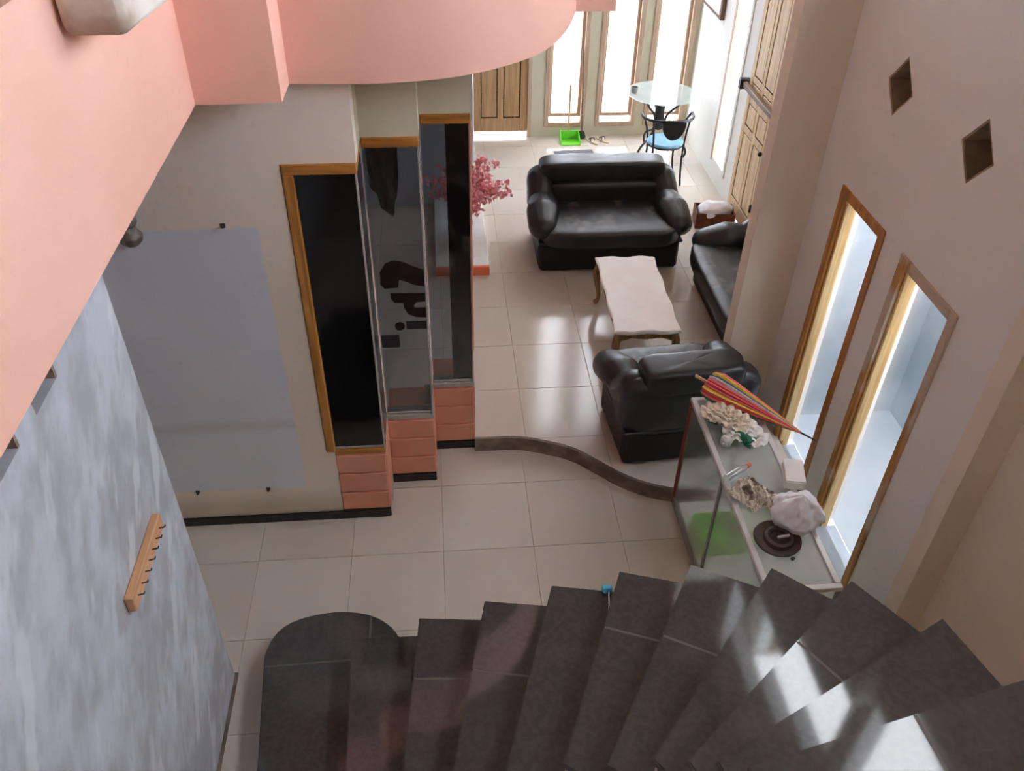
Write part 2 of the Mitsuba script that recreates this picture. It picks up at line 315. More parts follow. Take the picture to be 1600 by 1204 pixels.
# front wall of the glazed bay
struct('wall_front', cat(bx(-2.6, -0.79, 4.065, 4.2, 0, SOF), bx(-0.79, -0.41, 4.065, 4.2, 2.572, SOF), bx(-0.79, -0.737, 4.065, 4.2, 0, 0.615)), 'patch_wall', 'beige wall with a repainted blue-grey rectangle beside the glazed bay')
struct('wall_front_001', cat(bx(-0.53, -0.1, 4.385, 4.5, 2.572, SOF), bx(-0.53, -0.41, 4.2, 4.5, 2.572, SOF)), 'wall_olive')
struct('wall_front_002', cat(bx(-0.22, 0.192, 4.71, 4.83, 2.565, SOF), bx(-0.22, -0.1, 4.5, 4.83, 2.565, SOF)), 'wall_olive')
struct('baseboard_front', bx(-2.6, -0.425, 4.045, 4.065, 0, 0.066, 0.003), 'black_skirt', 'black skirting along the bottom of the repainted wall')
bay = [(-0.735, -0.416, 4.065), (-0.412, -0.1, 4.385), (-0.1, 0.19, 4.71)]
for i, (x0, x1, y) in enumerate(bay):
    base = struct('trim_2' if i == 0 else f'trim_2_{i:03d}', bx(x0 + 0.006, x1 - 0.006, y + 0.004, y + 0.32, 0.06, 0.60), 'terracotta',
                  ['terracotta plinth under the nearest bay window', 'terracotta plinth under the middle bay window', 'terracotta plinth under the farthest bay window'][i])
    z = [0.075, 0.245, 0.42, 0.585]
    for a, b in zip(z, z[1:]):
        add(base + '__plinth_panel', bx(x0, x1, y - 0.008, y + 0.1, a, b - 0.012, 0.006), 'terracotta')
        add(base + '__plinth_panel', bx(x1 - 0.01, x1 + 0.006, y + 0.004, y + 0.31, a, b - 0.012, 0.004), 'terracotta')
    add(base + '__skirting', bx(x0, x1, y - 0.012, y + 0.01, 0, 0.07, 0.003), 'black_skirt', 'black tile skirting')
    add(base + '__sill', bx(x0, x1 + 0.004, y - 0.004, y + 0.1, 0.585, 0.622, 0.004), 'wood_frame_x' if i == 0 else 'sealant')

# ------------------------------------------------------------------ bay windows (tinted glass)
bw = [dict(x0=-0.735, x1=-0.416, y=4.065, z1=2.515), dict(x0=-0.408, x1=-0.104, y=4.385, z1=2.515), dict(x0=-0.096, x1=0.186, y=4.71, z1=2.51)]
for i, w in enumerate(bw):
    k = f'window_{i + 1}'
    x0, x1, y, z1 = w['x0'], w['x1'], w['y'], w['z1']
    tag(k, ['nearest bay window of black glass in a brown wooden frame', 'middle bay window of tinted glass with cut-off letters', 'farthest bay window of tinted glass beside the raised floor'][i], None, None, 'structure')
    add(k + '__head_rail', bx(x0 - (0.05 if i == 0 else 0), x1 + 0.006, y - 0.012, y + 0.08, z1, z1 + 0.058, 0.006), 'wood_frame_x')
    if i == 0: add(k + '__jamb', bx(-0.785, -0.73, y - 0.012, y + 0.08, 0.612, z1, 0.006), 'wood_frame')
    add(k + '__bead', bx(x0, x1, y + 0.012, y + 0.03, 0.622, 0.64, 0.003), 'sealant')
    add(k + '__corner_bead', bx(x1 - 0.007, x1 + 0.004, y - 0.002, y + 0.012, 0.622, z1, 0.002), 'sealant')
    if i == 2: add(k + '__jamb', bx(x1 - 0.006, x1 + 0.008, y - 0.004, y + 0.05, 0.9, z1, 0.003), 'terracotta')
    g = trimesh.Trimesh([[x0, y + 0.02, 0.63], [x1, y + 0.02, 0.63], [x1, y + 0.02, z1], [x0, y + 0.02, z1]], [[0, 1, 2], [0, 2, 3]])
    if i == 0: add(k + '__pane', bx(x0, x1 - 0.008, y + 0.016, y + 0.024, 0.63, z1, 0), 'black_glass')
    else: add(k + '__pane', g, 'tint')
    if i < 2:                                     # the return pane of the step
        ye = bw[i + 1]['y']
        add(k + '__return_pane', bx(x1 - 0.004, x1 + 0.002, y + 0.03, ye, 0.62, z1, 0), 'black_glass')
        add(k + '__return_head', bx(x1 - 0.03, x1 + 0.004, y + 0.08, ye, z1, z1 + 0.058, 0.004), 'wood_frame')
        add(k + '__return_sill', bx(x1 - 0.06, x1 + 0.004, y + 0.1, ye, 0.585, 0.622, 0.004), 'sealant')
L1 = Polygon([(-0.375, 1.645), (-0.372, 1.732), (-0.339, 1.787), (-0.289, 1.809), (-0.233, 1.798), (-0.178, 1.768), (-0.112, 1.74), (-0.112, 1.626), (-0.177, 1.638), (-0.225, 1.664), (-0.261, 1.678), (-0.271, 1.622), (-0.352, 1.617)]).buffer(0.006).buffer(-0.006)
L2 = Polygon([(-0.32, 1.582), (-0.112, 1.577), (-0.112, 1.517), (-0.167, 1.514), (-0.185, 1.489), (-0.178, 1.471), (-0.112, 1.472), (-0.112, 1.4), (-0.181, 1.407), (-0.222, 1.429), (-0.245, 1.471), (-0.247, 1.512), (-0.301, 1.514), (-0.32, 1.545)]).buffer(0.006).buffer(-0.006)
L3 = unary_union([Point(-0.279, 1.338).buffer(0.03)])
L4 = unary_union([rect(-0.238, 1.315, -0.112, 1.372)])
L5 = unary_union([rect(-0.43, 1.178, -0.287, 1.273).buffer(-0.01).buffer(0.01)])  # vague dark reflection in the pane, drawn as a solid block
for L, mm in ((L1, 'sticker'), (L2, 'sticker'), (L3, 'sticker'), (L4, 'sticker_reflection_dim'), (L5, 'sticker_reflection_dim')):
    if L is L5: L = L.intersection(rect(-0.4, 1, -0.112, 2))
    add('window_2__letters_and_reflection', ext_y(L, 4.398, 4.404), mm)
add('window_3__post', bx(0.045, 0.185, 4.76, 4.86, 0.62, 2.51, 0.004), 'black_post', 'black steel post behind the glass')

# ------------------------------------------------------------------ living room walls and street windows
WZ = 5.2
ops = [(0.4, 1.16, STEP, 2.5), (1.33, 1.84, 0.24, WZ), (1.97, 2.48, 0.24, WZ), (2.58, 3.09, 0.24, WZ)]
fw = rect(0.3, 0, XF + 0.1, 6.3).difference(unary_union([rect(a, c, b, d) for a, b, c, d in ops]))
struct('wall_far', ext_y(fw, YF, YF + 0.16), 'wall_olive', 'pale olive street wall with three tall narrow windows')
struct('wall_far_001', cat(bx(-2.75, 0.36, 8.43, 8.55, 0, SOF)), 'wall_blue', 'pale blue wall behind the tinted bay glass')
struct('wall_far_002', bx(0.26, 0.36, 8.5, YF + 0.1, 0, SOF), 'wall_blue')
for i, (a, b, c, d) in enumerate(ops[1:]):
    k = f'window_{4 + i}'
    tag(k, ['tall street window nearest the wooden entrance door', 'middle one of the three tall street windows', 'tall street window beside the corner with the glass table'][i], None, None, 'structure')
    f = 0.055
    add(k + '__jamb', bx(a, a + f, YF - 0.02, YF + 0.12, c, d, 0.005), 'wood_far'); add(k + '__jamb', bx(b - f, b, YF - 0.02, YF + 0.12, c, d, 0.005), 'wood_far')
    add(k + '__sill', bx(a + f, b - f, YF - 0.02, YF + 0.12, c, c + f, 0.005), 'wood_far')
    add(k + '__stile', bx(a + f, a + f + 0.035, YF + 0.04, YF + 0.08, c + f + 0.06, d, 0.004), 'wood_far'); add(k + '__stile', bx(b - f - 0.035, b - f, YF + 0.04, YF + 0.08, c + f + 0.06, d, 0.004), 'wood_far')
    add(k + '__bottom_rail', bx(a + f + 0.035, b - f - 0.035, YF + 0.04, YF + 0.08, c + f + 0.06, c + f + 0.1, 0.004), 'wood_far')
    add(k + '__pane', trimesh.Trimesh([[a + 0.08, YF + 0.06, c + 0.15], [b - 0.08, YF + 0.06, c + 0.15], [b - 0.08, YF + 0.06, d], [a + 0.08, YF + 0.06, d]], [[0, 1, 2], [0, 2, 3]]), 'pane')
# side wall with a slit window and the double door
sw = rect(5.0, 0, YF + 0.1, 6.3).difference(unary_union([rect(8.5, 0.32, 9.03, WZ), rect(6.72, STEP, 8.24, 2.52)]))
struct('wall_side', ext_x(sw, XF, XF + 0.14), 'wall_pale', 'pale side wall with a slit window and a double door')
tag('window_7', 'slit window in the side wall left of the double door', None, None, 'structure')
for (y0, y1, z0, z1) in ((8.5, 8.56, 0.32, WZ), (8.97, 9.03, 0.32, WZ), (8.56, 8.97, 0.32, 0.38)):
    add('window_7__frame', bx(XF - 0.012, XF + 0.13, y0, y1, z0, z1, 0.004), 'wood_far' if y0 > 8.6 else 'wall_pale')
add('window_7__pane', trimesh.Trimesh([[XF + 0.09, 8.56, 0.38], [XF + 0.09, 8.97, 0.38], [XF + 0.09, 8.97, WZ], [XF + 0.09, 8.56, WZ]], [[0, 1, 2], [0, 2, 3]]), 'pane')
def leaf(root, W, H, mats, place, rails):
    """a panelled door leaf in local x (width), z (height); place maps it into the room."""
    P = lambda m: place(m)
    fm, pm, gm = mats; t = 0.04
    add(root + '__leaf', P(bx(0.004, W - 0.004, 0.012, 0.03, 0.004, H - 0.004)), gm)
    sw_ = 0.09
    for x0 in (0.0, W - sw_): add(root + '__stile', P(bx(x0 + 0.003, x0 + sw_, 0, t, 0, H, 0.004)), fm)
    mid = W / 2
    for a, b in rails: add(root + '__rail', P(bx(sw_, W - sw_, 0.001, t, a, b, 0.004)), fm)
    for (a, b), (c, d) in zip(rails, rails[1:]):
        add(root + '__muntin', P(bx(mid - 0.035, mid + 0.035, 0.001, t, b, c, 0.004)), fm)
        for x0, x1 in ((sw_, mid - 0.035), (mid + 0.035, W - sw_)):
            add(root + '__panel', P(bx(x0 + 0.012, x1 - 0.012, 0.004, 0.03, b + 0.014, c - 0.014, 0.01)), pm)
def side_place(y0, ang=0):
    def f(m):
        m = m.copy(); v = m.vertices; m.vertices = np.c_[XF - 0.02 + v[:, 1], y0 - v[:, 0], STEP + 0.03 + v[:, 2]]; m.invert(); m.fix_normals(); return m
    return f
R3 = [(0.0, 0.16), (0.86, 0.93), (1.16, 1.23), (1.36, 1.42), (2.28, 2.36)]
tag('door_1', 'left leaf of the panelled double door, next to the slit window', None, None, 'structure'); leaf('door_1', 0.74, 2.36, ('door_wood', 'door_panel', 'door_gap'), side_place(8.22), R3)
tag('door_2', 'right leaf of the panelled double door, next to the wall stub', None, None, 'structure'); leaf('door_2', 0.74, 2.36, ('door_wood', 'door_panel', 'door_gap'), side_place(7.475), R3)
add('door_1__knob', puff((XF - 0.045, 7.53, 1.03), (0.022, 0.022, 0.022), 1, 8), 'iron', 'dark knob', smooth=True)
add('door_1__bolt', bx(XF - 0.045, XF - 0.015, 7.5, 7.53, 0.42, 0.5, 0.004), 'iron')
add('door_2__latch', bx(XF - 0.05, XF - 0.015, 7.36, 7.45, 1.93, 1.97, 0.004), 'iron')
tag('door_bar', 'brown wooden bar laid across the closed double door', 'door bar')
add('door_bar__bar', bx(XF - 0.075, XF - 0.025, 6.8, 8.28, 1.42, 1.475, 0.008), 'rail_wood')
add('door_bar__bracket', bx(XF - 0.1, XF, 8.25, 8.31, 1.40, 1.5, 0.006), 'iron'); add('door_bar__bracket', bx(XF - 0.09, XF, 6.77, 6.82, 1.40, 1.5, 0.006), 'iron')
def far_place(m):
    m = m.copy(); v = m.vertices; m.vertices = np.c_[0.455 + v[:, 0], YF + 0.01 + v[:, 1], STEP + 0.065 + v[:, 2]]; m.invert(); m.fix_normals(); return m
tag('door_3', 'brown wooden entrance door with daylight showing under it', None, None, 'structure')
leaf('door_3', 0.665, 2.25, ('door_far', 'door_far', 'door_gap'), far_place, [(0.0, 0.17), (1.0, 1.12), (2.1, 2.25)])
struct('trim_3', cat(bx(0.4, 0.452, YF - 0.02, YF + 0.12, STEP, 2.5), bx(1.122, 1.165, YF - 0.02, YF + 0.12, STEP, 2.5), bx(0.4, 1.165, YF - 0.02, YF + 0.12, 2.45, 2.5)), 'wood_far')
add('door_3__bolt', bx(0.95, 0.98, YF - 0.01, YF + 0.01, 0.36, 0.37, 0.002), 'chrome'); add('door_3__bolt', bx(0.84, 0.86, YF - 0.01, YF + 0.01, 0.34, 0.36, 0.002), 'chrome')

# ------------------------------------------------------------------ the two tall windows beside the display case
def tall_window(k, y0, y1, z0, z1, fm, jm, label):
    tag(k, label, None, None, 'structure'); f = 0.062
    for a, b in ((y0, y0 + f), (y1 - f, y1)): add(k + '__jamb', bx(XR - 0.012, XR + 0.05, a, b, z0, z1, 0.004), fm)
    add(k + '__head', bx(XR - 0.0125, XR + 0.05, y0 + f, y1 - f, z1 - f, z1, 0.004), fm)
    add(k + '__sill', bx(XR - 0.005, XR + 0.15, y0 + f, y1 - f, z0 - 0.035, z0 + 0.005, 0.004), 'well_wall')
    add(k + '__casement_stile', bx(XR + 0.012, XR + 0.045, y1 - f - 0.022, y1 - f, z0 + f, z1 - f, 0.004), jm)
    for a, b in ((y0, y0 + f + 0.01), (y1 - f - 0.008, y1)): add(k + '__lining', bx(XR + 0.045, XR + 0.09, a, b, z0, z1, 0.002), jm)
    add(k + '__head_lining', bx(XR + 0.045, XR + 0.09, y0 + f, y1 - f, z1 - f, z1, 0.002), jm)
    X = XR + 0.08
    add(k + '__pane', trimesh.Trimesh([[X, y0 + f, z0 + 0.01], [X, y1 - f, z0 + 0.01], [X, y1 - f, z1 - f], [X, y0 + f, z1 - f]], [[0, 1, 2], [0, 2, 3]]), 'pane')
tall_window('window_8', 3.997, 4.6, 0.03, 2.135, 'wood_frame', 'wood_light', 'tall window with a varnished orange-brown frame')
tall_window('window_9', 3.177, 3.785, 0.03, 2.13, 'wood_worn', 'wood_light', 'tall window with a worn, half-stripped wooden frame')
add('window_8__catch', tube(curve([(XR + 0.06, 4.075, 1.62), (XR + 0.03, 4.08, 1.58), (XR + 0.06, 4.09, 1.53)], 8), 0.006), 'iron', 'dark iron catch')
struct('wall_well', bx(3.55, 3.7, 0.6, 5.0, -0.2, 2.7), 'well_wall', 'white rendered wall of the light well outside the tall windows')
struct('wall_well_001', bx(XR + 0.3, 3.6, 0.6, 0.75, -0.2, 2.7), 'well_wall')
struct('wall_well_002', bx(XR + 0.17, 3.6, 4.93, 4.949, -0.2, 2.7), 'well_wall')
struct('ground_001', bx(2.6, 3.6, 0.7, 4.96, -0.2, -0.02), 'paving')

# ------------------------------------------------------------------ upper slab, salmon balcony front, roof
crv = curve([(-0.668, 3.982), (-0.47, 3.976), (-0.235, 3.976), (-0.088, 3.996), (0.062, 4.033), (0.217, 4.108), (0.38, 4.222), (0.522, 4.362), (0.645, 4.565), (0.751, 4.844), (0.831, 5.152), (0.872, 5.42), (0.89, 5.8)], 70)
front = [(-1.04, -2.5), (-1.04, 3.735), (-0.672, 3.75), (-0.668, 3.982)] + [tuple(p) for p in crv[1:]] + [(0.9, YF)]
slab = Polygon(front + [(-2.75, YF), (-2.75, -2.5)])
struct('ceiling', ext(slab.buffer(-0.02), SOF + 0.003, SOF + 0.2), 'salmon', 'upper floor slab')
par = LineString(front).buffer(0.12, single_sided=True)
g = ext(slab.difference(slab.buffer(-0.12)).intersection(sbox(-1.3, -2.4, 2, YF - 0.01)), SOF, SOF + 0.79)
struct('wall_balcony', g, 'salmon', 'salmon painted balcony front that curves out over the hall', smooth=25)
struct('trim_4', bx(0.72, 1.056, 5.11, 5.36, SOF, SOF + 0.5), 'salmon', 'end of a salmon beam beside the curved balcony')
struct('floor_002', bx(-1.1, XB, -2.5, 0.15, 2.86, 3.06), 'wall_beige', 'upper landing')
pl = Polygon([(2.47, 3.645), (2.60, 3.63), (3.36, 3.515), (3.55, 3.55), (3.6, 4.3), (2.44, 4.3)]).buffer(-0.03).buffer(0.03)
m = ext_x(pl, -1.06, -0.93)
tag('handrail_block', 'thick off-white plaster handrail block on the salmon balcony front', 'handrail')
hb = [((x, y, z), 0.035) for x in (-1.0, -0.885) for y, z in ((2.595, 3.665), (3.5, 3.60), (3.6, 4.25), (2.595, 4.25))]
add('handrail_block__body', blob(hb, 0.03, 4, chain=False), 'cream_plaster', smooth=True)
# unseen upper walls and roof, with openings to the right sized for daylight
z0, z1, zr = 4.1, 5.45, 6.3
posts = [(-2.5, 0.3), (2.7, 2.9), (4.85, 5.05)]
struct('wall_upper', cat(bx(XB, XB + 0.15, -2.5, 5.05, z1, zr), *[bx(XB, XB + 0.15, a, b, z0, z1) for a, b in posts]), 'white')
lw = rect(-2.5, SOF, YF, zr).difference(unary_union([rect(a, 4.3, a + 1.7, 5.9) for a in (8.3,)]))  # opening added in the unseen left wall to bring in more daylight
struct('wall_upper_001', ext_x(lw, -2.75, -2.6), 'upper_dim')
struct('wall_upper_002', bx(-2.75, XB + 0.15, -2.65, -2.5, 0, zr), 'upper_dim')
struct('wall_upper_003', bx(-2.75, 0.35, YF, YF + 0.16, SOF, zr), 'white')
rp = unary_union([rect(-2.9, -2.8, XB + 0.16, 5.05), rect(-2.9, 5.05, XF + 0.4, YF + 0.6)])
struct('roof', ext(rp, zr, zr + 0.15), 'ceiling_dim', 'unseen ceiling high over the hall, toned down to cut bounced light')
struct('ground', bx(-40, 40, YF + 0.16, 60, -0.3, 0.08), 'paving'); struct('ground_002', bx(XF + 0.14, 40, 5.1, YF + 0.16, -0.3, 0.08), 'paving')

# ------------------------------------------------------------------ winding stair in black granite
R = 0.18
tag('staircase', 'winding staircase with polished black granite treads', 'staircase')
Fp = {1: (-1.081, 2.808), 2: (-0.577, 2.826), 3: (-0.2, 2.803), 4: (0.15, 2.755), 5: (0.488, 2.69), 6: (0.805, 2.612), 7: (1.104, 2.487), 8: (1.391, 2.301), 9: (1.613, 2.073), 10: (1.775, 1.747), 11: (1.801, 1.381), 12: (1.79, 0.96), 13: (1.68, 0.6), 14: (1.45, 0.3)}
Ip = {1: (-0.99, 1.75), 2: (-0.556, 1.78), 3: (-0.29, 1.80), 4: (-0.055, 1.80), 5: (0.175, 1.735), 6: (0.403, 1.67), 7: (0.543, 1.56), 8: (0.682, 1.482), 9: (0.758, 1.378), 10: (0.801, 1.281), 11: (0.831, 1.168), 12: (0.85, 1.03), 13: (0.83, 0.9), 14: (0.78, 0.75)}
Bp = {2: (-0.18, 2.818), 3: (0.17, 2.765), 4: (0.51, 2.695), 5: (0.84, 2.622), 6: (1.135, 2.51), 7: (1.42, 2.315), 8: (1.62, 2.095), 9: (1.79, 1.80), 10: (1.862, 1.42), 11: (1.83, 0.98), 12: (1.74, 0.6), 13: (1.55, 0.3)}
joints = {1: [((-1.2, 2.80), (-0.5, 2.815)), ((-0.50, 3.3), (-0.50, 2.8))], 3: [(0.36, 'x')], 4: [(0.42, 'x')], 6: [(0.33, 'x')], 7: [(0.40, 'x')], 9: [(0.38, 'x')], 11: [(0.42, 'x')]}
v2 = lambda a: np.array(a, float)
for k in range(1, 14):
    z = k * R
    F0, I0, F1, I1 = v2(Fp[k]), v2(Ip[k]), v2(Fp[k + 1]), v2(Ip[k + 1])
    if k == 1:
        rnd = curve([(-1.081, 2.808), (-1.068, 2.953), (-1.0, 3.062), (-0.874, 3.122), (-0.66, 3.142), (-0.481, 3.095), (-0.385, 3.019), (-0.33, 2.93), (-0.32, 2.82)], 36)
        poly = Polygon([(-0.99, 1.75)] + [tuple(p) for p in rnd] + [(-0.34, 1.77)])
    else:
        d = (F1 - I1) / np.linalg.norm(F1 - I1); nrm = np.array([d[1], -d[0]])
        if nrm @ (F1 - F0) < 0: nrm = -nrm
        poly = Polygon([I0, F0, v2(Bp[k]) , I1 + nrm * 0.05])
        poly = poly.buffer(0)
    cuts = []
    for j in joints.get(k, []):
        if j[1] == 'x':
            a, b = F0 + (I0 - F0) * j[0], v2(Bp[k]) + (I1 - v2(Bp[k])) * j[0]
            dd = (b - a) / np.linalg.norm(b - a); cuts.append((a - dd * 0.3, b + dd * 0.3))
        else: cuts.append((v2(j[0]), v2(j[1])))
    g = poly
    for a, b in cuts: g = g.difference(LineString([a, b]).buffer(0.0022, cap_style=2))
    for a, b in cuts:
        jp = LineString([a, b]).intersection(poly.buffer(-0.006)).buffer(0.0061, cap_style=2)
        if not jp.is_empty: add('staircase__joint', ext(jp, z - 0.0039, z - 0.0006), 'granite_edge', 'thin grout line')
    for piece in getattr(g, 'geoms', [g]):
        if piece.area < 1e-3: continue
        top = ext(piece.buffer(-0.004), z - 0.004, z); body = ext(piece, z - 0.032, z - 0.004)
        # a small chamfer between body and top catches the light along the nosing
        p0, p1 = np.array(piece.exterior.coords)[:-1], None
        c = piece.buffer(-0.004, join_style=2)
        p1 = np.array(c.exterior.coords)[:-1]
        parts = [body, ext(c, z - 0.004, z - 0.0005)]
        add(f'staircase__tread', cat(*parts), 'granite')
    if k == 1:
        add('staircase__riser', ext(poly.buffer(-0.02), 0.0, z - 0.033), 'granite', 'black granite riser')
    else:
        d = (I0 - F0) / np.linalg.norm(I0 - F0); nrm = np.array([d[1], -d[0]])
        if nrm @ (F1 - F0) < 0: nrm = -nrm
        a, b = F0 + nrm * 0.025 + d * 0.02, I0 + nrm * 0.025
        add('staircase__riser', ext(Polygon([a, b, b + nrm * 0.02, a + nrm * 0.02]), z - R, z - 0.033), 'granite')
soff = []
for k in range(2, 14):
    z = k * R; F0, I0, F1, I1 = v2(Fp[k]), v2(Ip[k]), v2(Fp[k + 1]), v2(Ip[k + 1])
    q = Polygon([I0, F0, F1, I1]).buffer(-0.055)
    if not q.is_empty: soff.append(ext(Polygon([I0 + (F0 - I0) * 0.05, F0 + (I0 - F0) * 0.12, F1 + (I1 - F1) * 0.12, I1 + (F1 - I1) * 0.05]), z - 0.033 - 0.24, z - 0.034))
add('staircase__soffit', cat(*soff), 'soffit', 'beige plastered underside')

# ------------------------------------------------------------------ leather suite
def sofa(name, label, cat_, W, D, place, seats=1, roll=0.8, group=None):
    """local: x across, y from back (0) to front (D), z up from the floor."""
    tag(name, label, cat_, group); P = place
    aw = 0.23
    add(name + '__base', P(bx(0.10, W - 0.10, 0.06, D - 0.12, 0.012, 0.30, 0.025)), 'leather_dull')
    add(name + '__skirt_welt', P(bx(0.085, W - 0.085, 0.05, D - 0.105, 0.295, 0.325, 0.012)), 'leather')
    sw_ = (W - 0.24) / seats
    for i in range(seats):
        add(name + '__seat_cushion', P(puff((0.12 + sw_ * (i + 0.5), D * 0.55, 0.385), (sw_ / 2 + 0.01, D * 0.46, 0.10), 0.34, 26, 0.035, i + 3)), 'leather_dusty', smooth=True)
    add(name + '__backrest', P(blob([((0.22, 0.17, 0.4), (0.18, 0.13, 0.16)), ((W - 0.22, 0.17, 0.4), (0.18, 0.13, 0.16)), ((W - 0.20, 0.12, 0.64), (0.16, 0.10, 0.12)), ((0.20, 0.12, 0.64), (0.16, 0.10, 0.12))], 0.04, 8, chain=False)), 'leather', smooth=True)
    add(name + '__lumbar_pad', P(puff((W / 2, 0.27, 0.545), (W * 0.37, 0.10, 0.12), 0.42, 24, 0.03, 9)), 'leather', smooth=True)
    add(name + '__headrest', P(puff((W / 2, 0.16, 0.735), (W * roll / 2, 0.14, 0.105), 0.36, 26, 0.03, 5)), 'leather', smooth=True)
    for s in (0, 1):
        xx = lambda v: v if s == 0 else W - v
        add(name + '__wing', P(blob([((xx(0.17), 0.17, 0.62), (0.14, 0.15, 0.14)), ((xx(0.15), D * 0.40, 0.50), (0.12, 0.12, 0.12)), ((xx(0.24), D * 0.34, 0.46), (0.10, 0.10, 0.10))], 0.03, 8)), 'leather', smooth=True)
        add(name + '__arm', P(blob([((xx(0.165), D * 0.40, 0.52), (0.13, 0.10, 0.10)), ((xx(0.15), D * 0.60, 0.51), (0.16, 0.13, 0.12)), ((xx(0.125), D - 0.20, 0.455), (0.135, 0.15, 0.115))], 0.03, 8)), 'leather', smooth=True)
        add(name + '__arm_panel', P(bx(xx(0.09), xx(0.2), 0.1, D - 0.16, 0.05, 0.42, 0.02)), 'leather_dull')
    for x in (0.16, W - 0.16):
        for y in (0.14, D - 0.2): add(name + '__foot', P(bx(x - 0.025, x + 0.025, y - 0.025, y + 0.025, 0.0, 0.014)), 'iron')
def at(x, y, deg, z=STEP):
    def f(m):
        m = m.copy(); m.apply_transform(trimesh.transformations.rotation_matrix(math.radians(deg), [0, 0, 1])); m.apply_translation([x, y, z + 0.001]); return m
    return f
sofa('loveseat', 'black leather loveseat with dust on the seat, facing the white coffee table', 'sofa', 1.54, 1.0, at(2.36, 7.85, 180))
sofa('long_sofa', 'long black leather sofa against the side wall behind the wall stub', 'sofa', 1.72, 0.88, at(3.11, 5.11, 90), 1)
sofa('armchair', 'black leather armchair seen from behind, next to the glass display case', 'armchair', 1.08, 0.86, at(1.13, 4.23, 4), 1, 0.66)
# coffee table
tag('coffee_table', 'low coffee table with a white scalloped top and curved wooden legs', 'coffee table')
tx, ty, tw, tl = 1.595, 5.88, 0.265, 0.575
pts = []
for s in np.linspace(0, 1, 25)[:-1]: pts.append((tw * (2 * s - 1), -tl + 0.010 * math.cos(2 * math.pi * 2 * s)))
for s in np.linspace(0, 1, 49)[:-1]: pts.append((tw + 0.006 * math.cos(2 * math.pi * 3 * s) - 0.006, tl * (2 * s - 1)))
for s in np.linspace(0, 1, 25)[:-1]: pts.append((tw * (1 - 2 * s), tl - 0.010 * math.cos(2 * math.pi * 2 * s)))
for s in np.linspace(0, 1, 49)[:-1]: pts.append((-tw - 0.006 * math.cos(2 * math.pi * 3 * s) + 0.006, tl * (1 - 2 * s)))
tp = Polygon(pts).buffer(0.02).buffer(-0.02).buffer(0.0)
lay = cat(*[ext(tp.buffer(-o), 0.425 + a, 0.425 + b) for o, a, b in ((0.010, 0, 0.006), (0.003, 0.006, 0.014), (0.0, 0.014, 0.028), (0.004, 0.028, 0.034), (0.010, 0.034, 0.038))])
add('coffee_table__top', rz(lay, -1.5, (tx, ty, STEP)), 'cover_white')
for s in (-1, 1):
    add('coffee_table__apron', rz(ext_y(Polygon([(-0.22, 0.42), (0.22, 0.42), (0.22, 0.34), (0.12, 0.375), (0, 0.36), (-0.12, 0.375), (-0.22, 0.34)]), s * 0.53 - 0.012, s * 0.53 + 0.012), -1.5, (tx, ty, STEP)), 'table_wood')
    add('coffee_table__apron', rz(bx(s * 0.225 - 0.012, s * 0.225 + 0.012, -0.52, 0.52, 0.36, 0.42, 0.004), -1.5, (tx, ty, STEP)), 'table_wood')
    for t_ in (-1, 1):
        c = curve([(s * 0.215, t_ * 0.52, 0.42), (s * 0.24, t_ * 0.545, 0.33), (s * 0.225, t_ * 0.53, 0.18), (s * 0.215, t_ * 0.52, 0.06), (s * 0.235, t_ * 0.54, 0.012)], 18)
        add('coffee_table__leg', rz(tube(c, np.interp(np.linspace(0, 1, 18), [0, .25, .75, .9, 1], [0.03, 0.034, 0.018, 0.017, 0.024]), 10), -1.5, (tx, ty, STEP)), 'table_wood', smooth=40)

# ------------------------------------------------------------------ glass display case and what lies on it
tag('display_case', 'long aluminium and glass display case littered with odds and ends', 'display case')
cx0, cx1, cy0, cy1, ch = 1.545, 1.945, 2.53, 4.06, 0.95
for y0, y1 in ((cy0, cy0 + 0.035), (cy1 - 0.035, cy1)): add('display_case__top_rail', bx(cx0, cx1, y0, y1, ch - 0.03, ch, 0.004), 'alu')
for x0, x1 in ((cx0, cx0 + 0.035), (cx1 - 0.035, cx1)): add('display_case__top_rail', bx(x0, x1, cy0 + 0.035, cy1 - 0.035, ch - 0.03, ch, 0.004), 'alu')
for x in (cx0, cx1 - 0.025):
    for y in (cy0, cy1 - 0.025): add('display_case__post', bx(x, x + 0.025, y, y + 0.025, 0.0, ch - 0.03, 0.003), 'alu_dull' if not (x == cx0 and y > 3) else 'mdf_red')
add('display_case__mullion', bx(cx0, cx0 + 0.02, 3.33, 3.35, 0.06, ch - 0.03, 0.003), 'alu_dull')
for a in ((cx0, cx0 + 0.03, cy0 + .025, cy1 - .025), (cx1 - 0.03, cx1, cy0 + .025, cy1 - .025), (cx0 + .03, cx1 - .03, cy0, cy0 + 0.03), (cx0 + .03, cx1 - .03, cy1 - 0.03, cy1)):
    add('display_case__bottom_rail', bx(*a, 0.0 if a[3] < 4.0 or True else 0, 0.06, 0.004), 'alu_dull')
def sheet(P): return trimesh.Trimesh(P, [[0, 1, 2], [0, 2, 3]])
add('display_case__top_pane', sheet([[cx0 + .03, cy0 + .03, ch - 0.006], [cx1 - .03, cy0 + .03, ch - 0.006], [cx1 - .03, cy1 - .03, ch - 0.006], [cx0 + .03, cy1 - .03, ch - 0.006]]), 'glass_sheen')
add('display_case__side_pane', sheet( [[cx0 + .012, cy0 + .02, 0.06], [cx0 + .012, cy1 - .02, 0.06], [cx0 + .012, cy1 - .02, ch - .03], [cx0 + .012, cy0 + .02, ch - .03]]), 'glass_sheen_side')
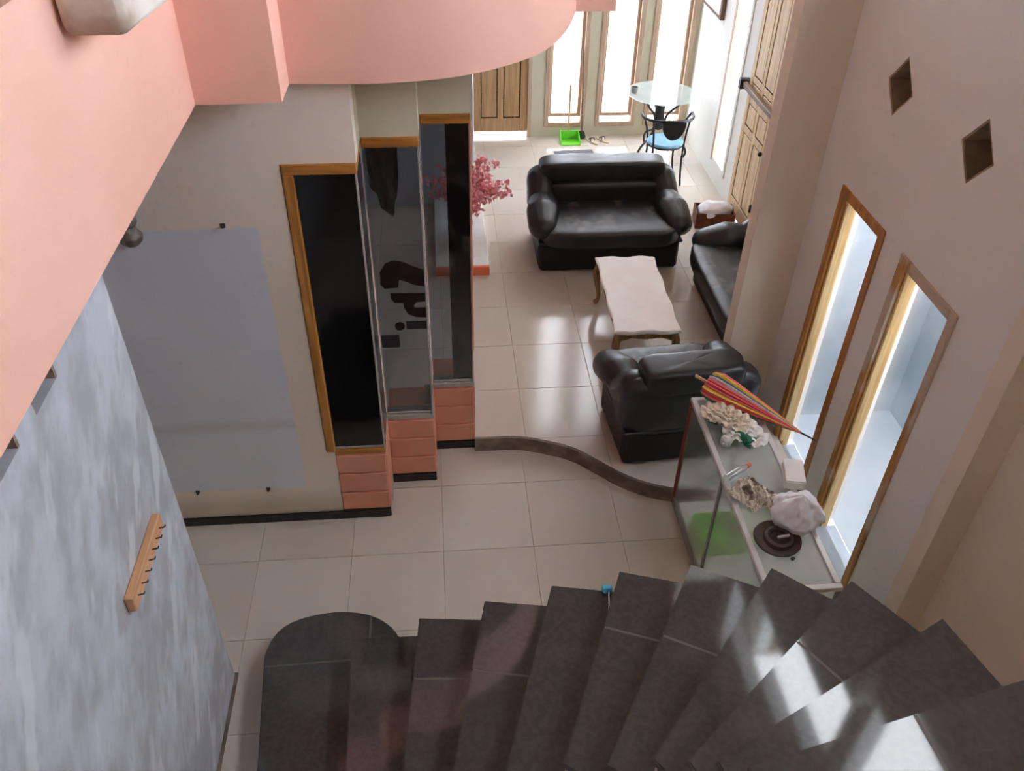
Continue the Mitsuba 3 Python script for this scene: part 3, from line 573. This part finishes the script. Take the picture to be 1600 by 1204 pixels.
add('display_case__side_pane', sheet([[cx1 - .012, cy0 + .02, 0.06], [cx1 - .012, cy1 - .02, 0.06], [cx1 - .012, cy1 - .02, ch - .03], [cx1 - .012, cy0 + .02, ch - .03]]), 'clear')
add('display_case__end_pane', sheet([[cx0 + .02, cy0 + .012, 0.06], [cx1 - .02, cy0 + .012, 0.06], [cx1 - .02, cy0 + .012, ch - .03], [cx0 + .02, cy0 + .012, ch - .03]]), 'clear')
add('display_case__end_pane', sheet([[cx0 + .02, cy1 - .012, 0.13], [cx1 - .02, cy1 - .012, 0.13], [cx1 - .02, cy1 - .012, ch - .03], [cx0 + .02, cy1 - .012, ch - .03]]), 'clear')
add('display_case__shelf', sheet([[cx0 + .1, cy0 + .03, 0.5], [cx1 - .03, cy0 + .03, 0.5], [cx1 - .03, cy1 - .03, 0.5], [cx0 + .1, cy1 - .03, 0.5]]), 'glass_sheen_side')
add('display_case__floor_panel', bx(cx0 + .03, cx1 - .03, cy0 + .03, 3.98, 0.03, 0.06), 'white')
tag('plastic_crate', 'green plastic container inside the display case', 'container')
add('plastic_crate__body', cat(bx(1.6, 1.9, 3.5, 3.512, 0.064, 0.2), bx(1.6, 1.9, 3.74, 3.752, 0.064, 0.2), bx(1.6, 1.612, 3.512, 3.74, 0.064, 0.2), bx(1.888, 1.9, 3.512, 3.74, 0.064, 0.2), bx(1.6, 1.9, 3.5, 3.752, 0.062, 0.075)), 'green_plastic')
tt = ch + 0.001
# rainbow umbrella, furled
tag('umbrella', 'furled rainbow-striped umbrella lying across the far end of the display case', 'umbrella')
A, B = np.array([1.60, 4.14, tt + 0.094]), np.array([2.13, 3.63, tt + 0.03])
ax = (B - A) / np.linalg.norm(B - A); LU = np.linalg.norm(B - A)
s1 = np.cross(ax, [0, 0, 1.0]); s1 /= np.linalg.norm(s1); s2 = np.cross(s1, ax)
cols = ['um_pink', 'um_yellow', 'um_pink', 'um_red', 'um_pink', 'um_white', 'um_teal', 'um_yellow', 'um_orange', 'um_red', 'um_orange', 'um_yellow', 'um_green', 'um_teal', 'um_red', 'um_pink', 'um_yellow', 'um_orange', 'um_red', 'um_pink', 'um_yellow', 'um_green', 'um_orange', 'um_red']
for i in range(24):
    ts = np.linspace(0.1, 0.97, 14); V, Fc = [], []
    for t_ in ts:
        rr = np.interp(t_, [0.1, 0.16, 0.3, 0.6, 0.97], [0.078, 0.092, 0.084, 0.05, 0.006])
        for j, ph in enumerate(np.linspace(0, 1, 7)):
            an = 2 * math.pi * (i + ph) / 24; pl_ = rr * (0.72 + 0.34 * math.sin(math.pi * ph)) * (1.06 if i % 2 else 0.94)
            V.append(A + ax * LU * t_ + (s1 * math.cos(an) * 1.15 + s2 * math.sin(an) * 0.8) * pl_)
    for a_ in range(13):
        for b_ in range(6):
            q = a_ * 7 + b_; Fc += [[q, q + 1, q + 8], [q, q + 8, q + 7]]
    add('umbrella__canopy_panel', trimesh.Trimesh(V, Fc, process=False), cols[i], smooth=True)
add('umbrella__handle', tube([A - ax * 0.02, A + ax * 0.14], 0.011, 10), 'stick', 'pale wooden handle')
add('umbrella__ferrule', tube([B - ax * 0.03, B + ax * 0.075], [0.006, 0.004], 8), 'iron', 'dark metal tip')
# artificial flower bunch
def petals(n, c, spread, size, mats_, root, seed, part='petal'):
    r = np.random.default_rng(seed)
    for mi_, mm in enumerate(mats_):
        ms = []
        for _ in range(n):
            p = np.array(c) + r.normal(0, 1, 3) * spread
            d = r.normal(0, 1, 3); d[2] = abs(d[2]); d /= np.linalg.norm(d)
            u = np.cross(d, r.normal(0, 1, 3)); u /= np.linalg.norm(u); w = np.cross(d, u); sz = size * r.uniform(0.7, 1.3)
            ring = [p + sz * (math.cos(a) * u + math.sin(a) * w * 0.75) + d * sz * 0.28 * (1 + 0.3 * math.cos(2 * a)) for a in np.linspace(0, 2 * np.pi, 9)[:-1]]
            ms.append(trimesh.Trimesh([p] + ring, [[0, i + 1, (i + 1) % 8 + 1] for i in range(8)], process=False))
        k = add(root + '__' + part, cat(*ms), mm, smooth=True); labels.setdefault(k, {})['kind'] = 'stuff'
tag('flower_bunch', 'bunch of white artificial flowers beside the rainbow umbrella', 'artificial flowers')
for j, (px, py, pz) in enumerate([(1.655, 3.86, 0.075), (1.72, 3.80, 0.09), (1.80, 3.72, 0.065), (1.765, 3.76, 0.085), (1.70, 3.84, 0.085), (1.835, 3.66, 0.045), (1.75, 3.70, 0.06)]):
    ms = []
    for ring, (nn, rr, tilt) in enumerate(((5, 0.028, 0.8), (7, 0.05, 0.45), (9, 0.07, 0.1))):
        for q in range(nn):
            an = 2 * math.pi * (q + 0.3 * ring + 0.1 * j) / nn
            c0 = np.array([px - 0.018 + math.cos(an) * rr * 0.6, py - 0.02 + math.sin(an) * rr * 0.6, tt + pz - 0.006 * ring])
            u = np.array([math.cos(an) * math.cos(tilt), math.sin(an) * math.cos(tilt), math.sin(tilt)]); w = np.array([-math.sin(an), math.cos(an), 0])
            G = [[c0 + u * rr * a * 0.75 + w * rr * b * 0.55 * math.sin(math.pi * min(0.95, 0.25 + 0.6 * a)) + np.array([0, 0, -0.3 * rr * b * b + 0.004 * math.sin(9 * a + j)]) for b in (-1, -0.4, 0.4, 1)] for a in (0, 0.35, 0.7, 1)]
            V = np.array(G).reshape(-1, 3); Fc = []
            for a_ in range(3):
                for b_ in range(3): o = a_ * 4 + b_; Fc += [[o, o + 1, o + 5], [o, o + 5, o + 4]]
            ms.append(trimesh.Trimesh(V, Fc, process=False))
    add('flower_bunch__flower', cat(*ms), ['petal_cream', 'petal_cream', 'petal_white', 'petal_cream', 'petal_cream', 'petal_white', 'petal_white'][j], smooth=True)
for j in range(12):
    a = np.array([1.60 + 0.016 * j, 3.83 - 0.020 * j + (0.02 if j % 2 else -0.03), tt + 0.015 + 0.003 * (j % 3)]); an = j * 1.1
    u, w = np.array([math.cos(an), math.sin(an), 0.25]), np.array([-math.sin(an), math.cos(an), 0.1])
    V = [a, a + u * 0.03 + w * 0.024, a + u * 0.08, a + u * 0.03 - w * 0.024, a + u * 0.035 + np.array([0, 0, 0.006])]
    add('flower_bunch__leaf', trimesh.Trimesh(V, [[0, 1, 4], [1, 2, 4], [2, 3, 4], [3, 0, 4]]), 'green_dark' if j % 3 else 'leaf_green')
add('flower_bunch__wrap', blob([((1.735, 3.66, tt + 0.026), 0.024), ((1.765, 3.60, tt + 0.034), 0.032), ((1.70, 3.72, tt + 0.03), 0.025)], 0.012, 4, chain=False), 'leaf_green', 'green stem wrap', smooth=True)
tag('glass_jar', 'small clear glass jar with pale contents beside the white flowers', 'jar')
add('glass_jar__body', lathe([(0.0, 0.002), (0.032, 0.0), (0.036, 0.01), (0.036, 0.05), (0.028, 0.062), (0.03, 0.075)], 24, (1.645, 3.615, tt)), 'bottle', smooth=40)
add('glass_jar__contents', puff((1.645, 3.615, tt + 0.026), (0.028, 0.028, 0.022), 0.7, 12, 0.02, 3), 'foam', smooth=True)
# clear bottle on its side
tag('plastic_bottle', 'empty clear plastic bottle with an orange cap, lying on the case', 'bottle')
prof = [(0.0, 0.0), (0.024, 0.002), (0.028, 0.01), (0.027, 0.05), (0.029, 0.06), (0.027, 0.07), (0.028, 0.12), (0.022, 0.15), (0.012, 0.17), (0.011, 0.185)]
def lay(m, x, y, z, deg):
    m = m.copy(); v = m.vertices; m.vertices = np.c_[v[:, 2], v[:, 1], v[:, 0]]; m.invert(); return rz(m, deg, (x, y, z))
add('plastic_bottle__body', lay(lathe(prof, 24), 1.55, 3.29, tt + 0.03, 33), 'bottle', smooth=40)
add('plastic_bottle__cap', lay(lathe([(0, 0.18), (0.014, 0.18), (0.014, 0.202), (0.012, 0.205), (0, 0.205)], 20), 1.55, 3.29, tt + 0.03, 33), 'orange_paint', 'orange cap', smooth=40)
# crumpled newspaper
tag('newspaper', 'crumpled sheet of newspaper beside the white plastic bag', 'newspaper')
n_ = 26; gx, gy = np.meshgrid(np.linspace(-1, 1, n_), np.linspace(-1, 1, n_))
gp = np.stack([gx, gy, gx * 0], -1).reshape(-1, 3)
hz = 0.07 * np.abs(meshkit.fbm(gp * 1.6 + 5, 3, 2) - 0.5) * 2 + 0.02 * (1 - np.abs(gp[:, 0])) + 0.003
V = np.c_[gp[:, 0] * 0.105 + 0.02 * meshkit.fbm(gp * 2 + 9, 2, 5), gp[:, 1] * 0.095 + 0.025 * meshkit.fbm(gp * 2 + 4, 2, 6), hz]
Fc = [t for i in range(n_ - 1) for j in range(n_ - 1) for t in ([i * n_ + j, i * n_ + j + 1, (i + 1) * n_ + j + 1], [i * n_ + j, (i + 1) * n_ + j + 1, (i + 1) * n_ + j])]
add('newspaper__sheet', rz(trimesh.Trimesh(V, Fc, process=False), 35, (1.67, 3.17, tt)), 'newspaper', smooth=28)
V2 = np.c_[gp[:, 0] * 0.04, gp[:, 1] * 0.1, 0.05 * np.abs(meshkit.fbm(gp * 2.2 + 15, 3, 8) - 0.3) + 0.03 * (1 - gp[:, 0] ** 2) + 0.003]
add('newspaper__fold', rz(trimesh.Trimesh(V2, Fc, process=False), 20, (1.745, 3.125, tt)), 'newspaper', smooth=28)
# dark round dish with a white stick
tag('round_dish', 'dark brown round dish with a white stick on the display case', 'dish')
add('round_dish__plate', lathe([(0.0, 0.0), (0.10, 0.0), (0.122, 0.012), (0.126, 0.02), (0.12, 0.024), (0.098, 0.012), (0.0, 0.010)], 40, (1.705, 2.855, tt)), 'dark_dish', smooth=40)
add('round_dish__inner_ring', lathe([(0.045, 0.011), (0.05, 0.026), (0.06, 0.032), (0.075, 0.028), (0.082, 0.013)], 40, (1.715, 2.86, tt)), 'dark_dish', smooth=40)
add('round_dish__stick', tube([(1.70, 2.845, tt + 0.038), (1.765, 2.855, tt + 0.038)], 0.008, 8), 'off_white', 'white stick')
# knotted carrier bag
tag('plastic_bag', 'bulging white plastic carrier bag on the edge of the display case', 'bag')
n_ = 40; u, v = np.meshgrid(np.linspace(0, 2 * np.pi, 2 * n_ + 1)[:-1], np.linspace(0, 1, n_))
rr = np.interp(v, [0, 0.02, 0.1, 0.3, 0.6, 0.85, 0.97, 1], [0.0, 0.085, 0.125, 0.138, 0.095, 0.038, 0.01, 0.0])
fold = 0.34 * np.abs(np.sin(2.5 * u + 0.4)) * (0.25 + v) + 0.10 * np.abs(np.sin(6.5 * u + 1.2)) * v - 0.16
rr = rr * (1 + fold * 0.8)
hh = np.interp(v, [0, 0.02, 0.1, 0.3, 0.6, 0.85, 1], [0, 0.002, 0.02, 0.07, 0.125, 0.165, 0.19])
V = np.stack([rr * np.cos(u) * 1.08 + 0.015 * v, rr * np.sin(u), hh], -1).reshape(-1, 3)
V += (0.045 * (np.abs(meshkit.fbm(V * 9 + 2, 3, 3) - 0.5) - 0.1) + 0.02 * (meshkit.fbm(V * 26, 2, 4) - 0.5))[:, None] * np.c_[np.cos(u).ravel(), np.sin(u).ravel(), 0.5 + 0 * u.ravel()]; V[:, 2] = np.maximum(V[:, 2], 0.001)
W_ = 2 * n_; Fc = [t for i in range(n_ - 1) for j in range(W_) for t in ([i * W_ + j, i * W_ + (j + 1) % W_, (i + 1) * W_ + (j + 1) % W_], [i * W_ + j, (i + 1) * W_ + (j + 1) % W_, (i + 1) * W_ + j])]
add('plastic_bag__body', rz(trimesh.Trimesh(V, Fc, process=False), 20, (1.845, 2.985, tt)), 'bag_white', smooth=25)
# foam box
tag('foam_box', 'open white foam food box on the rear edge of the display case', 'box')
q = cat(bx(-0.055, 0.055, -0.085, 0.085, 0, 0.004), bx(-0.055, -0.05, -0.085, 0.085, 0, 0.05), bx(0.05, 0.055, -0.085, 0.085, 0, 0.05), bx(-0.05, 0.05, -0.085, -0.08, 0, 0.05), bx(-0.05, 0.05, 0.08, 0.085, 0, 0.05))
add('foam_box__tray', rz(q, -12, (1.945, 3.30, tt)), 'foam')
lid = bx(-0.055, 0.055, -0.002, 0.17, -0.003, 0.003, 0.002); lid.apply_transform(trimesh.transformations.rotation_matrix(math.radians(4), [1, 0, 0]))
add('foam_box__lid', rz(lid, -12, (1.93, 3.225, tt + 0.053)), 'foam')
# small bulb
tag('light_bulb', 'small dead light bulb near the front corner of the display case', 'light bulb')
add('light_bulb__glass', lay(lathe([(0.0, 0.045), (0.01, 0.044), (0.0145, 0.036), (0.013, 0.022), (0.009, 0.012)], 20), 1.735, 2.715, tt + 0.015, 35), 'clear', smooth=40)
add('light_bulb__cap', lay(lathe([(0.0, 0.0), (0.008, 0.0), (0.0095, 0.004), (0.009, 0.016), (0.0, 0.016)], 20), 1.735, 2.715, tt + 0.015, 35), 'bulb_dark', 'dark cap', smooth=40)
# blue clip on the fifth tread
tag('blue_clip', 'small bright blue plastic clip at the outer end of a granite tread', 'clip')
z5 = 5 * R
add('blue_clip__body', cat(bx(0.735, 0.785, 2.62, 2.65, z5 + 0.003, z5 + 0.033, 0.005), bx(0.742, 0.758, 2.612, 2.622, z5 + 0.008, z5 + 0.022)), 'clip_blue')
add('blue_clip__reflected_streak', tube(curve([(0.77, 2.635, z5 + 0.012), (0.762, 2.58, z5 + 0.006), (0.748, 2.5, z5 + 0.006), (0.73, 2.42, z5 + 0.006)], 16), 0.004, 6), 'off_white', 'pale reflected streak')  # pale reflection on the stair, drawn as a thin tube

# ------------------------------------------------------------------ things by the cement wall and repainted wall
tag('coat_rack', 'short wooden coat rack with a row of nails on the cement wall', 'coat rack')
add('coat_rack__board', bx(XL + 0.001, XL + 0.035, 2.15, 2.60, 1.585, 1.665, 0.004), 'rack_wood')
for i in range(7):
    y = 2.20 + i * 0.058
    add('coat_rack__nail', tube([(XL + 0.034, y, 1.625), (XL + 0.06, y, 1.632), (XL + 0.065, y, 1.645)], 0.003, 6), 'nail')
tag('ceiling_lamp', 'grey corroded metal lamp fitting high on the repainted wall', 'lamp')
add('ceiling_lamp__body', lathe([(0.0, 0.0), (0.035, 0.0), (0.055, 0.02), (0.06, 0.05), (0.045, 0.07), (0.035, 0.1), (0.05, 0.12), (0.048, 0.15), (0.03, 0.17), (0.0, 0.17)], 28, (-1.575, 3.99, 2.19)), 'pendant', smooth=40)
add('ceiling_lamp__bracket', tube([(-1.575, 3.99, 2.35), (-1.575, 4.03, 2.40), (-1.575, 4.07, 2.40)], 0.012, 8), 'pendant')
for i, (x, z) in enumerate([(-1.127, 2.244), (-1.66, 0.308), (-1.205, 0.306), (-1.49, 2.43)]):
    k = add('wall_nail', cat(tube([(x, 4.066, z), (x + 0.004, 4.04, z), (x + 0.004, 4.035, z + 0.012)], 0.006, 6), bx(x - 0.012, x + 0.012, 4.058, 4.066, z - 0.012, z + 0.012, 0.003)), 'nail',
        ['rusty nail above the top edge of the blue-grey rectangle', 'rusty nail below the rectangle, next to the cement wall', 'rusty nail below the rectangle, near its right corner', 'rusty nail near the balcony above the lamp'][i], 'nail')

# ------------------------------------------------------------------ far end of the living room
tag('glass_table', 'round glass-topped table on wrought iron legs in the corner', 'table')
gx0, gy0 = 2.62, 9.62
add('glass_table__top', lathe([(0.0, 0.756), (0.40, 0.756), (0.41, 0.752)], 56, (gx0, gy0, STEP)), 'tabletop')
ring = [(gx0 + 0.27 * math.cos(a), gy0 + 0.27 * math.sin(a), STEP + 0.735) for a in np.linspace(0, 2 * np.pi, 33)]
add('glass_table__ring', tube(ring, 0.012, 8), 'iron', smooth=True)
for i in range(3):
    a = math.radians(100 + 120 * i); c, s = math.cos(a), math.sin(a)
    pr_ = [(0.27, 0.735), (0.2, 0.62), (0.09, 0.5), (0.07, 0.4), (0.12, 0.28), (0.26, 0.2), (0.36, 0.1), (0.34, 0.012)]
    add('glass_table__leg', tube(curve([(gx0 + r_ * c, gy0 + r_ * s, STEP + z_) for r_, z_ in pr_], 30), 0.013, 8), 'iron', smooth=True)
add('glass_table__pedestal', lathe([(0.05, 0.33), (0.06, 0.36), (0.055, 0.6), (0.07, 0.7), (0.0, 0.72)], 20, (gx0, gy0, STEP)), 'iron', smooth=40)
tag('cup', 'small grey cup standing on the edge of the glass table', 'cup')
add('cup__body', lathe([(0.0, 0.0), (0.03, 0.0), (0.04, 0.03), (0.042, 0.07), (0.038, 0.07), (0.035, 0.03), (0.0, 0.006)], 24, (gx0 - 0.33, gy0 + 0.0, STEP + 0.758)), 'alu_dull', smooth=40)
tag('iron_chair', 'wrought iron chair with a pale blue seat and black crescent backrest by the glass table', 'chair')
kx, ky = 2.535, 8.93
add('iron_chair__seat', lathe([(0.0, 0.44), (0.17, 0.44), (0.2, 0.45), (0.205, 0.465), (0.19, 0.48), (0.0, 0.488)], 36, (kx, ky, STEP)), 'blue_pad', 'pale blue padded seat', smooth=40)
add('iron_chair__seat_ring', tube([(kx + 0.2 * math.cos(a), ky + 0.2 * math.sin(a), STEP + 0.445) for a in np.linspace(0, 2 * np.pi, 33)], 0.01, 8), 'iron', smooth=True)
arm = curve([(kx - 0.28, ky + 0.06, 0.88), (kx - 0.2, ky - 0.16, 0.88), (kx, ky - 0.25, 0.9), (kx + 0.2, ky - 0.16, 0.88), (kx + 0.28, ky + 0.06, 0.88)], 24)
add('iron_chair__arm_rail', tube(arm, 0.016, 8), 'iron', smooth=True)
cres = [(-0.13, 0.0), (0.13, 0.0)] + [(0.13 * math.cos(a), -0.19 * math.sin(a)) for a in np.linspace(0.1, math.pi - 0.1, 16)]
q = ext_y(Polygon(cres), -0.012, 0.012)
add('iron_chair__backrest', rz(q, 0, (kx + 0.01, ky - 0.245, 0.885)), 'pad_black', 'black crescent backrest')
for sx in (-1, 1):
    add('iron_chair__leg', tube(curve([(kx + sx * 0.2, ky - 0.17, 0.88), (kx + sx * 0.17, ky - 0.16, 0.58), (kx + sx * 0.19, ky - 0.18, 0.13)], 14), 0.011, 8), 'iron', smooth=True)
    add('iron_chair__leg', tube(curve([(kx + sx * 0.27, ky + 0.05, 0.88), (kx + sx * 0.17, ky + 0.13, 0.58), (kx + sx * 0.19, ky + 0.17, 0.13)], 14), 0.011, 8), 'iron', smooth=True)
tag('dustpan', 'bright green plastic dustpan standing below the first street window', 'dustpan')
dx, dy = 1.64, 10.06
add('dustpan__pan', cat(bx(dx - 0.12, dx + 0.12, dy - 0.13, dy + 0.06, STEP + 0.002, STEP + 0.01), bx(dx - 0.12, dx + 0.12, dy + 0.05, dy + 0.06, STEP + 0.01, STEP + 0.12, 0.003),
    ext_x(Polygon([(dy - 0.13, STEP + 0.01), (dy + 0.05, STEP + 0.01), (dy + 0.05, STEP + 0.12), (dy - 0.1, STEP + 0.05)]), dx - 0.12, dx - 0.112), ext_x(Polygon([(dy - 0.13, STEP + 0.01), (dy + 0.05, STEP + 0.01), (dy + 0.05, STEP + 0.12), (dy - 0.1, STEP + 0.05)]), dx + 0.112, dx + 0.12)), 'green_plastic')
add('dustpan__handle', tube([(dx - 0.01, dy + 0.06, STEP + 0.1), (dx - 0.005, dy + 0.12, STEP + 0.66)], 0.011, 8), 'stick', 'pale wooden handle')
tag('broom', 'broom leaning in the first street window', 'broom')
add('broom__handle', tube([(1.80, 10.14, 0.22), (1.765, 10.19, 1.2)], 0.011, 8), 'rail_wood'); add('broom__bristles', blob([((1.80, 10.14, 0.2), (0.035, 0.02, 0.03)), ((1.805, 10.13, 0.145), (0.05, 0.025, 0.02))], 0.02, 3), 'bristle', 'dark bristles', smooth=True)
def sandal(name, x, y, deg, label):
    tag(name, label, 'sandal', 'pair of sandals by the street wall')
    o = Polygon([(0.035 * math.cos(a) * (1 + 0.25 * math.sin(a)), 0.115 * math.sin(a)) for a in np.linspace(0, 2 * np.pi, 28)[:-1]])
    add(name + '__sole', rz(ext(o, 0, 0.016), deg, (x, y, STEP + 0.001)), 'sandal')
    add(name + '__strap', rz(tube(curve([(-0.032, -0.01, 0.014), (-0.01, 0.04, 0.035), (0.0, 0.065, 0.016), (0.01, 0.04, 0.035), (0.032, -0.01, 0.014)], 16), 0.006, 6), deg, (x, y, STEP + 0.001)), 'sandal_dark', 'dark strap')
sandal('sandal', 1.92, 10.03, 25, 'pale sandal nearer the green dustpan'); sandal('sandal_001', 2.06, 10.06, 32, 'pale sandal nearer the glass table')
tag('floor_mat', 'grey rectangular floor mat behind the loveseat', 'mat')
add('floor_mat__pad', rz(bx(-0.24, 0.24, -0.15, 0.15, 0, 0.012, 0.004), 4, (1.65, 9.62, STEP + 0.001)), 'mat_grey')
tag('wicker_basket', 'brown wicker basket on the floor between loveseat and double door', 'basket')
add('wicker_basket__body', rz(cat(bx(-0.2, 0.2, -0.13, 0.13, 0.0, 0.015), bx(-0.2, 0.2, -0.13, -0.115, 0.015, 0.17, 0.004), bx(-0.2, 0.2, 0.115, 0.13, 0.015, 0.17, 0.004), bx(-0.2, -0.185, -0.115, 0.115, 0.015, 0.17, 0.004), bx(0.185, 0.2, -0.115, 0.115, 0.015, 0.17, 0.004)), -8, (2.86, 7.86, STEP + 0.001)), 'basket')
tag('white_bundle', 'crumpled white plastic bundle lying in the brown basket', 'bag')
add('white_bundle__body', puff((2.87, 7.87, STEP + 0.155), (0.165, 0.12, 0.075), 0.75, 24, 0.1, 6), 'bag_white', smooth=True)
tag('wall_board', 'white framed board hanging on the side wall near the corner', 'board')
add('wall_board__panel', bx(XF - 0.03, XF - 0.001, 9.43, 10.1, 1.76, 2.5, 0.004), 'white')
add('wall_board__frame', cat(bx(XF - 0.045, XF - 0.001, 9.37, 9.43, 1.74, 2.5, 0.004), bx(XF - 0.035, XF - 0.001, 9.43, 10.12, 1.735, 1.76, 0.003)), 'rust', 'dark frame edge')
# low plinth with the dried flowers, behind and beside the tinted glass
tag('low_plinth', 'low white plinth with an orange front, beside the tinted bay', 'plinth')
add('low_plinth__top', bx(-0.06, 0.445, 6.99, 8.42, STEP + 0.075, 0.214, 0.004), 'wall_pale'); add('low_plinth__body', bx(-0.055, 0.44, 6.98, 8.41, STEP, STEP + 0.075), 'wall_pale')
add('low_plinth__front', bx(-0.06, 0.445, 6.955, 6.99, STEP + 0.001, 0.213, 0.003), 'orange_paint', 'orange painted front')
tag('dried_flowers', 'vase of pink dried flowers on the low plinth, half behind the tinted glass', 'vase of flowers')
vx, vy, vz = 0.25, 7.72, 0.2155
add('dried_flowers__vase', lathe([(0.0, 0.0), (0.06, 0.0), (0.075, 0.06), (0.06, 0.16), (0.035, 0.22), (0.045, 0.25), (0.038, 0.25), (0.03, 0.22)], 28, (vx, vy, vz)), 'vase', smooth=40)
r_ = np.random.default_rng(11); tips = []
for i in range(44):
    an = r_.uniform(0, 2 * np.pi); rad = r_.uniform(0.14, 0.43); hgt = r_.uniform(0.42, 0.8) - rad * 0.35
    tip = np.array([vx + math.cos(an) * rad * 1.05, vy + math.sin(an) * rad * 0.7, vz + hgt])
    c = curve([(vx, vy, vz + 0.2), (vx + (tip[0] - vx) * 0.35, vy + (tip[1] - vy) * 0.35, vz + 0.2 + (hgt - 0.2) * 0.6), tip], 10)
    add('dried_flowers__stem', tube(c, np.linspace(0.005, 0.002, 10), 5), 'twig'); tips.append(c)
for mm, sd in (('pink', 1), ('pink_dark', 2)):
    r_ = np.random.default_rng(sd + 40); ms = []
    for c in tips:
        for _ in range(26):
            p = c[r_.integers(4, 10)] + r_.normal(0, 0.026, 3)
            d = r_.normal(0, 1, 3); d /= np.linalg.norm(d); u = np.cross(d, r_.normal(0, 1, 3)); u /= np.linalg.norm(u); w = np.cross(d, u); sz = r_.uniform(0.012, 0.023)
            ring = [p + sz * (math.cos(a) * u + math.sin(a) * w) + d * sz * 0.45 for a in np.linspace(0, 2 * np.pi, 7)[:-1]]
            ms.append(trimesh.Trimesh([p] + ring, [[0, j + 1, (j + 1) % 6 + 1] for j in range(6)], process=False))
    add('dried_flowers__blossom', cat(*ms), mm, 'pink blossoms', kind='stuff', smooth=True)
# dark cloth hanging behind the tinted glass
tag('hanging_cloth', 'long dark cloth hanging behind the middle tinted bay window', 'cloth')
n_ = 30; V = []
zs = np.linspace(2.4, 0.26, n_)
for z in zs:
    lo = np.interp(z, [0.26, 0.33, 0.45, 0.52, 0.56, 2.4], [-0.50, -0.60, -0.62, -0.64, -0.70, -0.72]); hi = np.interp(z, [0.26, 0.40, 0.50, 0.7, 2.4], [-0.47, -0.455, -0.42, -0.40, -0.37])
    for x in np.linspace(0, 1, 18): V.append((lo + (hi - lo) * x, 7.95 + 0.03 * math.sin(x * 15 + z * 2), z))
Fc = [t for i in range(n_ - 1) for j in range(17) for t in ([i * 18 + j, i * 18 + j + 1, (i + 1) * 18 + j + 1], [i * 18 + j, (i + 1) * 18 + j + 1, (i + 1) * 18 + j])]
fr = trimesh.Trimesh(V, Fc, process=False); bk = fr.copy(); bk.vertices = bk.vertices + [0, 0.012, 0]; bk.invert()
add('hanging_cloth__drape', cat(fr, bk), 'cloth_black', smooth=True)
add('hanging_cloth__rod', tube([(-0.9, 7.95, 2.42), (-0.2, 7.95, 2.42)], 0.014, 8), 'iron')
